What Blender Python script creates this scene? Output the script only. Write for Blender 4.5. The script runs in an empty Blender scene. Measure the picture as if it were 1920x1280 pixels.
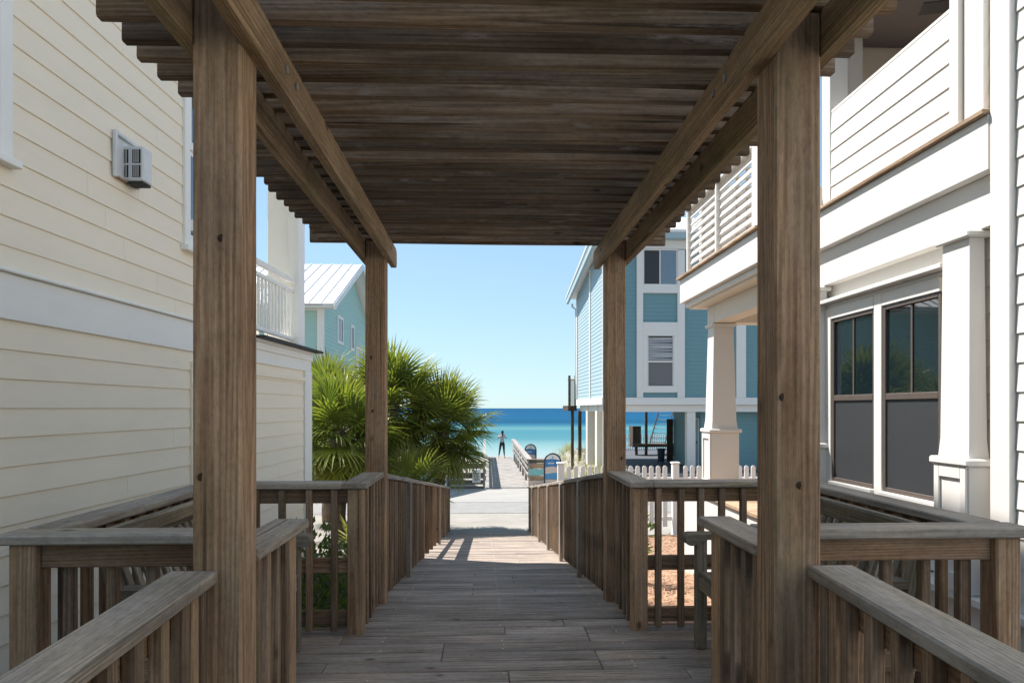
import bpy, math, random
from mathutils import Vector, Matrix, noise
R = math.radians
random.seed(7)
S = bpy.context.scene
C = S.collection

# ------------------------------------------------------------------ camera, sky, sun, exposure
cam = bpy.data.cameras.new('camera'); camo = bpy.data.objects.new('camera', cam); C.objects.link(camo)
cam.sensor_width = 36; cam.lens = 24; cam.shift_y = 125 / 1920
cam.clip_start = .05; cam.clip_end = 90000
camo.location = (0, 0, 0); camo.rotation_euler = (R(90), 0, -math.atan(50 / 1280))
S.camera = camo
SUN = Vector((-.57, .36, 1.0)).normalized()          # towards the sun
EL = math.asin(SUN.z); AZ = math.atan2(SUN.x, SUN.y)
w = bpy.data.worlds.new('World'); S.world = w; w.use_nodes = True
nt = w.node_tree; nt.nodes.clear()
sky = nt.nodes.new('ShaderNodeTexSky'); sky.sky_type = 'NISHITA'; sky.sun_disc = False
sky.sun_elevation = EL; sky.sun_rotation = AZ; sky.air_density = 1.0; sky.dust_density = .1; sky.ozone_density = 1.6
bg = nt.nodes.new('ShaderNodeBackground'); bg.inputs[1].default_value = .097
wo = nt.nodes.new('ShaderNodeOutputWorld')
gm = nt.nodes.new('ShaderNodeGamma'); gm.inputs[1].default_value = .46        # softer sky gradient
tn = nt.nodes.new('ShaderNodeMix'); tn.data_type = 'RGBA'; tn.blend_type = 'MULTIPLY'; tn.inputs[0].default_value = 1; tn.inputs[7].default_value = (1.30, 1.68, 1.98, 1)
nt.links.new(sky.outputs[0], gm.inputs[0]); nt.links.new(gm.outputs[0], tn.inputs[6]); nt.links.new(tn.outputs[2], bg.inputs[0]); nt.links.new(bg.outputs[0], wo.inputs[0])
sl = bpy.data.lights.new('sun', 'SUN'); sl.energy = 4.1; sl.angle = R(.53); sl.color = (1, .945, .88)
slo = bpy.data.objects.new('sun', sl); C.objects.link(slo)
slo.rotation_euler = SUN.to_track_quat('Z', 'Y').to_euler()
slo.location = SUN * 40
S.view_settings.view_transform = 'Standard'; S.view_settings.look = 'None'
S.view_settings.gamma = 1; S.view_settings.use_curve_mapping = False
S.view_settings.exposure = 1.22
S.render.engine = 'CYCLES'
S.cycles.use_denoising = True
S.cycles.max_bounces = 8; S.cycles.diffuse_bounces = 5; S.cycles.transparent_max_bounces = 12

# ------------------------------------------------------------------ materials
def newmat(name):
    m = bpy.data.materials.new(name); m.use_nodes = True
    n = m.node_tree.nodes; l = m.node_tree.links
    return m, n, l, n['Principled BSDF']
def N(n, t, **k):
    o = n.new(t)
    for a, b in k.items(): setattr(o, a, b)
    return o
def ramp(n, stops):
    r = n.new('ShaderNodeValToRGB'); e = r.color_ramp.elements
    while len(e) < len(stops): e.new(.5)
    for q, (p, c) in zip(e, stops):
        q.position = p; q.color = (c, c, c, 1) if isinstance(c, (int, float)) else (*c, 1)
    return r
def mapping(n, l, src, scale, rot=(0, 0, 0), loc=(0, 0, 0)):
    m = n.new('ShaderNodeMapping'); m.inputs['Scale'].default_value = scale
    m.inputs['Rotation'].default_value = rot; m.inputs['Location'].default_value = loc
    l.new(src, m.inputs['Vector']); return m.outputs[0]
def mixc(n, l, fac, a, b, mode='MIX'):
    m = n.new('ShaderNodeMix'); m.data_type = 'RGBA'; m.blend_type = mode
    for s, v in ((m.inputs['Factor'], fac), (m.inputs[6], a), (m.inputs[7], b)):
        if hasattr(v, 'is_linked'): l.new(v, s)
        elif isinstance(v, (int, float)): s.default_value = v if s.type == 'VALUE' else (v, v, v, 1)
        else: s.default_value = (*v, 1)
    return m.outputs[2]
def math_(n, l, op, a, b=0.0):
    m = n.new('ShaderNodeMath'); m.operation = op
    for s, v in ((m.inputs[0], a), (m.inputs[1], b)):
        if hasattr(v, 'is_linked'): l.new(v, s)
        else: s.default_value = v
    return m.outputs[0]

def wood(name, dark, light, gray, grayamt=.4, moss=.25, mosscol=(.085, .09, .025), ringscale=20, bump=.5, vary=.3, knot=1.0, gain=1.0, mottle=0.0):
    dark, light, gray, mosscol = (tuple(c * gain for c in q) for q in (dark, light, gray, mosscol))
    m, n, l, p = newmat(name)
    tc = N(n, 'ShaderNodeTexCoord'); oi = N(n, 'ShaderNodeObjectInfo')
    off = N(n, 'ShaderNodeCombineXYZ')
    l.new(math_(n, l, 'MULTIPLY', oi.outputs['Random'], 37.0), off.inputs[0])
    l.new(math_(n, l, 'MULTIPLY', oi.outputs['Random'], 11.3), off.inputs[1])
    l.new(math_(n, l, 'MULTIPLY', oi.outputs['Random'], 23.7), off.inputs[2])
    va = N(n, 'ShaderNodeVectorMath', operation='ADD'); l.new(tc.outputs['Object'], va.inputs[0]); l.new(off.outputs[0], va.inputs[1])
    q = va.outputs[0]
    # growth rings: rings about a tilted axis that lies off the board
    off2 = N(n, 'ShaderNodeCombineXYZ')
    l.new(math_(n, l, 'MULTIPLY', oi.outputs['Random'], 1.7), off2.inputs[0])
    l.new(math_(n, l, 'MULTIPLY', math_(n, l, 'SINE', math_(n, l, 'MULTIPLY', oi.outputs['Random'], 91.0)), .05), off2.inputs[1])
    off2.inputs[2].default_value = .06
    vb = N(n, 'ShaderNodeVectorMath', operation='ADD'); l.new(tc.outputs['Object'], vb.inputs[0]); l.new(off2.outputs[0], vb.inputs[1])
    wv = N(n, 'ShaderNodeTexWave', wave_type='RINGS', rings_direction='X')
    wv.inputs['Scale'].default_value = ringscale; wv.inputs['Distortion'].default_value = 2.2
    wv.inputs['Detail'].default_value = 2.0; wv.inputs['Detail Scale'].default_value = .35
    l.new(mapping(n, l, vb.outputs[0], (.5, 1, 1), rot=(0, R(2.5), R(1.2))), wv.inputs['Vector'])
    fine = N(n, 'ShaderNodeTexNoise'); fine.inputs['Detail'].default_value = 5; fine.inputs['Roughness'].default_value = .7
    fine.inputs['Scale'].default_value = 1
    l.new(mapping(n, l, q, (1.5, 78, 78)), fine.inputs['Vector'])
    broad = N(n, 'ShaderNodeTexNoise'); broad.inputs['Detail'].default_value = 4; broad.inputs['Scale'].default_value = 1
    l.new(mapping(n, l, q, (1.3, 9, 9)), broad.inputs['Vector'])
    mo = N(n, 'ShaderNodeTexNoise'); mo.inputs['Detail'].default_value = 6; mo.inputs['Scale'].default_value = 1; mo.inputs['Roughness'].default_value = .65
    l.new(mapping(n, l, q, (1.7, 5, 5), loc=(4, 9, 2)), mo.inputs['Vector'])
    mixv = math_(n, l, 'ADD', math_(n, l, 'MULTIPLY', wv.outputs['Fac'], .15), math_(n, l, 'MULTIPLY', fine.outputs['Fac'], .85))
    cr = ramp(n, [(.22, tuple(c * .5 for c in dark)), (.42, dark), (.72, light)])
    l.new(mixv, cr.inputs[0])
    gr = ramp(n, [(.40, 0.0), (.66, 1.0)]); l.new(broad.outputs['Fac'], gr.inputs[0])
    graycol = mixc(n, l, fine.outputs['Fac'], tuple(c * .72 for c in gray), tuple(c * 1.2 for c in gray))
    c1 = mixc(n, l, math_(n, l, 'MULTIPLY', gr.outputs[0], grayamt), cr.outputs[0], graycol)
    mr = ramp(n, [(.52, 0.0), (.72, 1.0)]); l.new(mo.outputs['Fac'], mr.inputs[0])
    c2 = mixc(n, l, math_(n, l, 'MULTIPLY', mr.outputs[0], moss), c1, mosscol)
    # checks: thin dark splits along the grain
    ck = N(n, 'ShaderNodeTexNoise'); ck.inputs['Detail'].default_value = 2; ck.inputs['Scale'].default_value = 1
    l.new(mapping(n, l, q, (.7, 34, 34), loc=(1, 5, 7)), ck.inputs['Vector'])
    ckr = ramp(n, [(.27, 1.0), (.33, 0.0)]); l.new(ck.outputs['Fac'], ckr.inputs[0])
    c3 = mixc(n, l, math_(n, l, 'MULTIPLY', ckr.outputs[0], .75), c2, tuple(c * .25 for c in dark))
    # knots
    vo = N(n, 'ShaderNodeTexVoronoi'); vo.inputs['Scale'].default_value = 1
    l.new(mapping(n, l, q, (4.4, 8, 8)), vo.inputs['Vector'])
    kr = ramp(n, [(.07, 1.0), (.13, .35), (.2, 0.0)]); l.new(vo.outputs['Distance'], kr.inputs[0])
    sx = N(n, 'ShaderNodeSeparateColor'); l.new(vo.outputs['Color'], sx.inputs[0])
    kg = math_(n, l, 'GREATER_THAN', sx.outputs[0], .70)
    kf = math_(n, l, 'MULTIPLY', math_(n, l, 'MULTIPLY', kr.outputs[0], kg), .85 * knot)
    c4 = mixc(n, l, kf, c3, tuple(c * .3 for c in dark))
    br = math_(n, l, 'ADD', math_(n, l, 'MULTIPLY', math_(n, l, 'FRACT', math_(n, l, 'MULTIPLY', oi.outputs['Random'], 7.31)), 2 * vary), 1 - vary)
    c5 = mixc(n, l, 1.0, c4, br, 'MULTIPLY')
    spk = N(n, 'ShaderNodeTexNoise'); spk.inputs['Detail'].default_value = 4; spk.inputs['Scale'].default_value = 1; spk.inputs['Roughness'].default_value = .75
    l.new(mapping(n, l, q, (26, 60, 60), loc=(3, 1, 8)), spk.inputs['Vector'])
    spr = ramp(n, [(.32, .72), (.5, 1.0), (.7, 1.18)]); l.new(spk.outputs['Fac'], spr.inputs[0])
    c5 = mixc(n, l, .8, c5, spr.outputs[0], 'MULTIPLY')
    tone = N(n, 'ShaderNodeTexNoise'); tone.inputs['Detail'].default_value = 3; tone.inputs['Scale'].default_value = 1
    l.new(mapping(n, l, q, (2.0, 4, 4), loc=(8, 2, 5)), tone.inputs['Vector'])
    tr_ = ramp(n, [(.3, (.70, .68, .66)), (.52, 1.0), (.72, (1.22, 1.17, 1.10))]); l.new(tone.outputs['Fac'], tr_.inputs[0])
    c5 = mixc(n, l, 1.0, c5, tr_.outputs[0], 'MULTIPLY')
    if mottle:                                            # pale flaking patches
        fl = N(n, 'ShaderNodeTexNoise'); fl.inputs['Detail'].default_value = 7; fl.inputs['Scale'].default_value = 1; fl.inputs['Roughness'].default_value = .72
        l.new(mapping(n, l, q, (2.6, 13, 13), loc=(2, 7, 1)), fl.inputs['Vector'])
        fr_ = ramp(n, [(.58, 0.0), (.68, 1.0)]); l.new(fl.outputs['Fac'], fr_.inputs[0])
        c5 = mixc(n, l, math_(n, l, 'MULTIPLY', fr_.outputs[0], mottle), c5, (.34, .285, .25))
    l.new(c5, p.inputs['Base Color'])
    p.inputs['Roughness'].default_value = .82; p.inputs['Specular IOR Level'].default_value = .25
    bp = N(n, 'ShaderNodeBump'); bp.inputs['Strength'].default_value = bump; bp.inputs['Distance'].default_value = .004
    h = math_(n, l, 'SUBTRACT', mixv, math_(n, l, 'MULTIPLY', ckr.outputs[0], .8)); l.new(h, bp.inputs['Height']); l.new(bp.outputs[0], p.inputs['Normal'])
    return m

def paint(name, col, rough=.55, dirt=.12, vary=.03, dirtcol=(.30, .27, .22)):
    m, n, l, p = newmat(name)
    tc = N(n, 'ShaderNodeTexCoord'); oi = N(n, 'ShaderNodeObjectInfo')
    va = N(n, 'ShaderNodeVectorMath', operation='ADD'); l.new(tc.outputs['Object'], va.inputs[0])
    cx = N(n, 'ShaderNodeCombineXYZ')
    for i in range(3): l.new(math_(n, l, 'MULTIPLY', oi.outputs['Random'], 31.0 + 7 * i), cx.inputs[i])
    l.new(cx.outputs[0], va.inputs[1])
    a = N(n, 'ShaderNodeTexNoise'); a.inputs['Scale'].default_value = 1.0; a.inputs['Detail'].default_value = 6; a.inputs['Roughness'].default_value = .7
    l.new(mapping(n, l, va.outputs[0], (2.5, 9, 9)), a.inputs['Vector'])
    r = ramp(n, [(.45, 0.0), (.8, 1.0)]); l.new(a.outputs['Fac'], r.inputs[0])
    c = mixc(n, l, math_(n, l, 'MULTIPLY', r.outputs[0], dirt), col, dirtcol)
    b = math_(n, l, 'ADD', math_(n, l, 'MULTIPLY', oi.outputs['Random'], 2 * vary), 1 - vary)
    l.new(mixc(n, l, 1.0, c, b, 'MULTIPLY'), p.inputs['Base Color'])
    p.inputs['Roughness'].default_value = rough; p.inputs['Specular IOR Level'].default_value = .35
    f = N(n, 'ShaderNodeTexNoise'); f.inputs['Scale'].default_value = 1; f.inputs['Detail'].default_value = 3
    l.new(mapping(n, l, va.outputs[0], (12, 160, 160)), f.inputs['Vector'])
    bp = N(n, 'ShaderNodeBump'); bp.inputs['Strength'].default_value = .12; bp.inputs['Distance'].default_value = .002
    l.new(f.outputs['Fac'], bp.inputs['Height']); l.new(bp.outputs[0], p.inputs['Normal'])
    return m
def plain(name, col, rough=.6, spec=.4, metal=0.0):
    m, n, l, p = newmat(name)
    tc = N(n, 'ShaderNodeTexCoord'); a = N(n, 'ShaderNodeTexNoise'); a.inputs['Scale'].default_value = 14; a.inputs['Detail'].default_value = 4
    l.new(tc.outputs['Object'], a.inputs['Vector'])
    l.new(mixc(n, l, a.outputs['Fac'], tuple(c * .86 for c in col), tuple(min(1, c * 1.12) for c in col)), p.inputs['Base Color'])
    p.inputs['Roughness'].default_value = rough; p.inputs['Specular IOR Level'].default_value = spec; p.inputs['Metallic'].default_value = metal
    return m
def glass(name, col, ior=1.9, rough=.02):
    m, n, l, p = newmat(name)
    p.inputs['Base Color'].default_value = (*col, 1); p.inputs['Roughness'].default_value = rough; p.inputs['IOR'].default_value = ior
    tc = N(n, 'ShaderNodeTexCoord'); a = N(n, 'ShaderNodeTexNoise'); a.inputs['Scale'].default_value = 1.6; a.inputs['Detail'].default_value = 1
    l.new(tc.outputs['Object'], a.inputs['Vector'])
    bp = N(n, 'ShaderNodeBump'); bp.inputs['Strength'].default_value = .06; bp.inputs['Distance'].default_value = .02
    l.new(a.outputs['Fac'], bp.inputs['Height']); l.new(bp.outputs[0], p.inputs['Normal'])
    return m
def leafmat(name, c1, c2, tip, trans=.45):
    m, n, l, p = newmat(name)
    oi = N(n, 'ShaderNodeObjectInfo'); tc = N(n, 'ShaderNodeTexCoord')
    a = N(n, 'ShaderNodeTexNoise'); a.inputs['Scale'].default_value = 5; a.inputs['Detail'].default_value = 3
    l.new(tc.outputs['Object'], a.inputs['Vector'])
    f = math_(n, l, 'ADD', math_(n, l, 'MULTIPLY', oi.outputs['Random'], .6), math_(n, l, 'MULTIPLY', a.outputs['Fac'], .4))
    c = mixc(n, l, f, c1, c2)
    at = N(n, 'ShaderNodeAttribute', attribute_name='tipness')
    c = mixc(n, l, math_(n, l, 'MULTIPLY', at.outputs['Fac'], .55), c, tip)
    l.new(c, p.inputs['Base Color']); p.inputs['Roughness'].default_value = .38; p.inputs['Specular IOR Level'].default_value = .5
    t = N(n, 'ShaderNodeBsdfTranslucent'); l.new(mixc(n, l, 1.0, c, (1.5, 1.55, .7), 'MULTIPLY'), t.inputs[0])
    mx = N(n, 'ShaderNodeMixShader'); mx.inputs[0].default_value = trans
    l.new(p.outputs[0], mx.inputs[1]); l.new(t.outputs[0], mx.inputs[2])
    l.new(mx.outputs[0], n['Material Output'].inputs[0])
    return m
def groundmat(name, ca, cb, sc=1.0, spots=None, rough=.95, bump=.5):
    m, n, l, p = newmat(name)
    g = N(n, 'ShaderNodeNewGeometry')
    a = N(n, 'ShaderNodeTexNoise'); a.inputs['Scale'].default_value = 1.1 * sc; a.inputs['Detail'].default_value = 8; a.inputs['Roughness'].default_value = .7
    l.new(g.outputs['Position'], a.inputs['Vector'])
    r = ramp(n, [(.35, ca), (.68, cb)]); l.new(a.outputs['Fac'], r.inputs[0]); c = r.outputs[0]
    b = N(n, 'ShaderNodeTexNoise'); b.inputs['Scale'].default_value = 26 * sc; b.inputs['Detail'].default_value = 5
    l.new(g.outputs['Position'], b.inputs['Vector'])
    if spots:
        r2 = ramp(n, [(.60, 0.0), (.72, 1.0)]); l.new(b.outputs['Fac'], r2.inputs[0])
        c = mixc(n, l, math_(n, l, 'MULTIPLY', r2.outputs[0], .6), c, spots)
    l.new(c, p.inputs['Base Color']); p.inputs['Roughness'].default_value = rough; p.inputs['Specular IOR Level'].default_value = .15
    bp = N(n, 'ShaderNodeBump'); bp.inputs['Strength'].default_value = bump; bp.inputs['Distance'].default_value = .03
    l.new(math_(n, l, 'ADD', a.outputs['Fac'], b.outputs['Fac']), bp.inputs['Height']); l.new(bp.outputs[0], p.inputs['Normal'])
    return m

M = {}
M['post'] = wood('weathered_post_wood', (.165, .100, .058), (.30, .205, .130), (.19, .165, .135), .30, .30, ringscale=30, vary=.10, gain=1.75)
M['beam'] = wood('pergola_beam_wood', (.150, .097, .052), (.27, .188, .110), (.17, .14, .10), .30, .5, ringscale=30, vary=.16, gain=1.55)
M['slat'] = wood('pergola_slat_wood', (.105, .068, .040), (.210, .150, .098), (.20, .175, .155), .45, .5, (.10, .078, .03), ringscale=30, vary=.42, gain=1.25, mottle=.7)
M['cap'] = wood('grey_cap_wood', (.150, .130, .108), (.245, .220, .190), (.19, .18, .17), .6, .36, (.12, .115, .045), ringscale=30, vary=.12, gain=1.75)
M['rail'] = wood('brown_rail_wood', (.130, .078, .046), (.245, .160, .100), (.18, .155, .13), .30, .25, ringscale=30, vary=.3, gain=1.45)
M['baluster'] = wood('baluster_wood', (.120, .078, .050), (.230, .165, .115), (.18, .155, .13), .35, .35, ringscale=30, vary=.3, gain=1.50)
M['plank'] = wood('deck_plank_wood', (.125, .100, .082), (.240, .205, .175), (.19, .17, .16), .5, .2, (.11, .095, .045), ringscale=30, vary=.26, gain=1.85, mottle=.12)
M['bench'] = wood('bench_wood', (.18, .155, .115), (.30, .265, .20), (.24, .23, .21), .5, .3, (.16, .14, .05), vary=.15)
M['darkwood'] = wood('dark_brown_wood', (.06, .042, .03), (.12, .085, .06), (.12, .11, .1), .3, .1, vary=.2)
M['knot'] = plain('wood_knot', (.045, .028, .018), .8, .2)
M['sunwood'] = wood('sun_bleached_wood', (.29, .27, .25), (.40, .38, .36), (.37, .355, .345), .6, .05, vary=.12, knot=.5)
M['oldwood'] = wood('old_fence_wood', (.11, .09, .07), (.21, .18, .15), (.19, .18, .17), .5, .1, vary=.25)
M['tanwood'] = wood('tan_ledge_wood', (.33, .22, .14), (.52, .38, .26), (.4, .36, .3), .2, .05, vary=.1, knot=.3)
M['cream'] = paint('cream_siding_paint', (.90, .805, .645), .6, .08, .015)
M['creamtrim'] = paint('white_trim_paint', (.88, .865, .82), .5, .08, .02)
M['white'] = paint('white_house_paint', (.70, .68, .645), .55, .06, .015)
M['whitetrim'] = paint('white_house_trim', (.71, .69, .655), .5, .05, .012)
M['beige'] = paint('soffit_and_shade_paint', (.74, .68, .58), .6, .05, .01)  # soffits and beams; also the shaded tone of the white piles
M['blue'] = paint('blue_siding_paint', (.15, .285, .315), .6, .10, .03, (.2, .34, .36))
M['paleblue'] = paint('pale_blue_trim_and_lit_siding', (.33, .44, .48), .6, .06, .02, (.3, .45, .47))  # trim, door and treads, plus the sunlit tone of the blue siding
M['mint'] = paint('mint_siding_paint', (.34, .52, .48), .6, .08, .02, (.28, .44, .4))
M['fencewhite'] = paint('picket_paint', (.82, .82, .80), .5, .06, .02)
M['bronze'] = plain('bronze_window_frame', (.095, .075, .064), .45)
M['screen'] = plain('grey_insect_screen', (.036, .038, .042), .5, .35)
M['shade'] = plain('grey_window_shade', (.15, .15, .155), .6)
M['curtain'] = plain('pale_window_curtain', (.50, .50, .50), .7)
M['glass'] = glass('dark_window_glass', (.008, .016, .021), 1.65)
M['glassb'] = glass('reflecting_window_glass', (.02, .035, .045), 2.6)
M['blind'] = plain('grey_window_blind', (.33, .33, .33), .6)
M['metal'] = plain('white_metal_roof', (.80, .79, .78), .4, .5)
M['acmetal'] = plain('white_enamel_metal', (.70, .70, .69), .4, .5)
M['acdark'] = plain('dark_grille_cavity', (.03, .03, .03), .7)
M['dark'] = plain('dark_charcoal', (.035, .036, .04), .6)
M['ceil'] = plain('dark_porch_ceiling', (.085, .085, .095), .6)
M['navy'] = plain('navy_sign_frame', (.02, .03, .055), .4)
M['signw'] = plain('sign_white', (.72, .72, .70), .5)
M['signb'] = plain('sign_blue', (.045, .19, .42), .5)
M['signb2'] = plain('sign_mid_blue', (.07, .28, .50), .5)
M['signs'] = plain('sign_sand', (.62, .50, .44), .5)
M['text'] = plain('sign_lettering', (.05, .05, .06), .6)
M['tealboard'] = plain('teal_painted_board', (.22, .50, .50), .6)
M['gravel'] = plain('dark_pavement', (.09, .095, .11), .9)
M['trunk'] = wood('palm_trunk_bark', (.10, .075, .05), (.20, .15, .11), (.2, .18, .16), .5, .1)
M['frond'] = leafmat('palm_leaf', (.035, .080, .016), (.165, .205, .034), (.48, .43, .13), .40)
M['deadfrond'] = leafmat('dead_palm_leaf', (.20, .135, .06), (.30, .21, .10), (.4, .3, .15), .25)
M['shrub'] = leafmat('shrub_leaf', (.06, .10, .03), (.13, .17, .045), (.3, .28, .08), .4)
M['yucca'] = leafmat('yucca_leaf', (.16, .19, .05), (.30, .30, .10), (.5, .40, .14), .35)
M['duneg'] = leafmat('dune_grass_leaf', (.22, .22, .10), (.40, .37, .2), (.55, .5, .3), .3)
M['sand'] = groundmat('pale_sand', (.265, .247, .222), (.335, .317, .288), 1.0, (.20, .17, .14))
M['soil'] = groundmat('pine_straw_bed', (.26, .15, .09), (.40, .26, .175), 3.0, (.13, .07, .045))
M['road'] = groundmat('pale_asphalt', (.225, .222, .218), (.285, .278, .27), 2.0, (.25, .25, .25), bump=.25)
M['concrete'] = groundmat('pale_concrete', (.285, .275, .26), (.33, .32, .303), 1.0, None, bump=.2)
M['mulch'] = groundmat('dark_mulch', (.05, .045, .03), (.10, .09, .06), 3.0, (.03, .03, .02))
M['needle'] = plain('pine_needle', (.46, .29, .19), .8)
M['skin'] = plain('skin', (.42, .25, .18), .6)
M['leggings'] = plain('black_leggings', (.015, .017, .022), .7)
M['top'] = plain('grey_top', (.42, .40, .42), .8)
M['hair'] = plain('dark_hair', (.02, .016, .014), .5)

def seamat():
    m, n, l, p = newmat('sea_water')
    g = N(n, 'ShaderNodeNewGeometry'); s = N(n, 'ShaderNodeSeparateXYZ'); l.new(g.outputs['Position'], s.inputs[0])
    nz = N(n, 'ShaderNodeTexNoise'); nz.inputs['Scale'].default_value = 1; nz.inputs['Detail'].default_value = 4
    l.new(mapping(n, l, g.outputs['Position'], (.006, .03, 1)), nz.inputs['Vector'])
    # depth follows the distance from the shore: log2 of it, wavering
    d = math_(n, l, 'LOGARITHM', math_(n, l, 'MAXIMUM', s.outputs[1], 10.0), 2.0)
    d = math_(n, l, 'ADD', d, math_(n, l, 'MULTIPLY', math_(n, l, 'SUBTRACT', nz.outputs['Fac'], .5), .22))
    f = math_(n, l, 'DIVIDE', math_(n, l, 'SUBTRACT', d, 6.2), 4.3)      # 74 m .. 1450 m
    def P(Y): return (math.log2(Y) - 6.2) / 4.3
    r = ramp(n, [(P(84), (.25, .32, .315)), (P(106), (.155, .265, .27)), (P(135), (.055, .172, .20)), (P(175), (.045, .158, .196)), (P(205), (.078, .196, .21)),
                 (P(245), (.018, .110, .172)), (P(290), (.003, .058, .118)), (P(420), (.003, .068, .146)), (P(1300), (.003, .060, .138))])
    l.new(f, r.inputs[0]); l.new(r.outputs[0], p.inputs['Base Color'])
    p.inputs['Roughness'].default_value = .6; p.inputs['Specular IOR Level'].default_value = .03
    wv = N(n, 'ShaderNodeTexNoise'); wv.inputs['Scale'].default_value = 1; wv.inputs['Detail'].default_value = 5
    l.new(mapping(n, l, g.outputs['Position'], (.25, .7, 1)), wv.inputs['Vector'])
    bp = N(n, 'ShaderNodeBump'); bp.inputs['Strength'].default_value = .35; bp.inputs['Distance'].default_value = .3
    l.new(wv.outputs['Fac'], bp.inputs['Height']); l.new(bp.outputs[0], p.inputs['Normal'])
    return m
M['sea'] = seamat()

# ------------------------------------------------------------------ builders
WM = {}
FRAME = [Matrix.Identity(4)]
def place(o, parent, m):
    WM[o] = m; C.objects.link(o)
    if parent is not None:
        o.parent = parent; o.matrix_basis = WM[parent].inverted() @ m
    else: o.matrix_basis = m
    return o
def tag(o, label=None, cat=None, group=None, kind=None):
    if label: o['label'] = label
    if cat: o['category'] = cat
    if group: o['group'] = group
    if kind: o['kind'] = kind
    return o
def thing(name, label, cat, loc=(0, 0, 0), group=None):
    o = bpy.data.objects.new(name, None); o.empty_display_size = .2
    place(o, None, FRAME[0] @ Matrix.Translation(loc)); return tag(o, label, cat, group)
CACHE = {}
def cbox(dx, dy, dz, b):
    x, y, z = dx / 2, dy / 2, dz / 2
    b = min(b, x * .45, y * .45, z * .45)
    V = []; idx = {}
    for sx in (-1, 1):
        for sy in (-1, 1):
            for sz in (-1, 1):
                for a in range(3):
                    v = [sx * (x - b), sy * (y - b), sz * (z - b)]
                    v[a] = (sx * x, sy * y, sz * z)[a]
                    idx[sx, sy, sz, a] = len(V); V.append(v)
    F = []
    for a in range(3):
        u, v = (a + 1) % 3, (a + 2) % 3
        for s in (-1, 1):
            q = []
            for (p1, p2) in ((-1, -1), (1, -1), (1, 1), (-1, 1)):
                k = [0, 0, 0]; k[a] = s; k[u] = p1; k[v] = p2; q.append(idx[(*k, a)])
            F.append(q if s > 0 else q[::-1])
        for p1 in (-1, 1):
            for p2 in (-1, 1):
                k0 = [0, 0, 0]; k0[u] = p1; k0[v] = p2; k1 = list(k0); k0[a] = -1; k1[a] = 1
                q = [idx[(*k0, u)], idx[(*k1, u)], idx[(*k1, v)], idx[(*k0, v)]]
                F.append(q if p1 * p2 > 0 else q[::-1])
    for sx in (-1, 1):
        for sy in (-1, 1):
            for sz in (-1, 1):
                q = [idx[sx, sy, sz, a] for a in range(3)]
                F.append(q if sx * sy * sz > 0 else q[::-1])
    return V, F
def boxmesh(dx, dy, dz, b, mat):
    k = (round(dx, 3), round(dy, 3), round(dz, 3), round(b, 4), mat)
    if k not in CACHE:
        me = bpy.data.meshes.new('board'); V, F = cbox(dx, dy, dz, b)
        me.from_pydata(V, [], F); me.materials.append(M[mat]); CACHE[k] = me
    return CACHE[k]
def board(name, a, b, wid, thk, mat, parent, up=(0, 0, 1), bev=.004):
    """a timber from a to b; local X runs along the grain, Z along `up` (thickness)"""
    a = Vector(a); b = Vector(b); d = b - a; L = d.length; d.normalize()
    up = Vector(up); y = up.cross(d).normalized(); z = d.cross(y)
    m = Matrix((d, y, z)).transposed().to_4x4(); m.translation = (a + b) / 2
    o = bpy.data.objects.new(name, boxmesh(L, wid, thk, bev, mat))
    return place(o, parent, FRAME[0] @ m)
def bx(name, x0, x1, y0, y1, z0, z1, mat, parent, bev=.004):
    c = Vector(((x0 + x1) / 2, (y0 + y1) / 2, (z0 + z1) / 2)); d = (abs(x1 - x0), abs(y1 - y0), abs(z1 - z0))
    a = d.index(max(d)); e = Vector((0, 0, 0)); e[a] = d[a] / 2
    if a == 0: return board(name, c - e, c + e, d[1], d[2], mat, parent, (0, 0, 1), bev)
    if a == 1: return board(name, c - e, c + e, d[0], d[2], mat, parent, (0, 0, 1), bev)
    return board(name, c - e, c + e, d[1], d[0], mat, parent, (1, 0, 0), bev)
def pm(name, V, F, mats, parent=None, origin=(0, 0, 0), fm=None, smooth=False):
    me = bpy.data.meshes.new(name); o0 = Vector(origin)
    me.from_pydata([Vector(v) - o0 for v in V], [], F)
    for k in (mats if isinstance(mats, (list, tuple)) else [mats]): me.materials.append(M[k])
    if fm: me.polygons.foreach_set('material_index', fm)
    if smooth: me.polygons.foreach_set('use_smooth', [True] * len(F))
    me.update()
    o = bpy.data.objects.new(name, me)
    return place(o, parent, FRAME[0] @ Matrix.Translation(o0))
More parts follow.
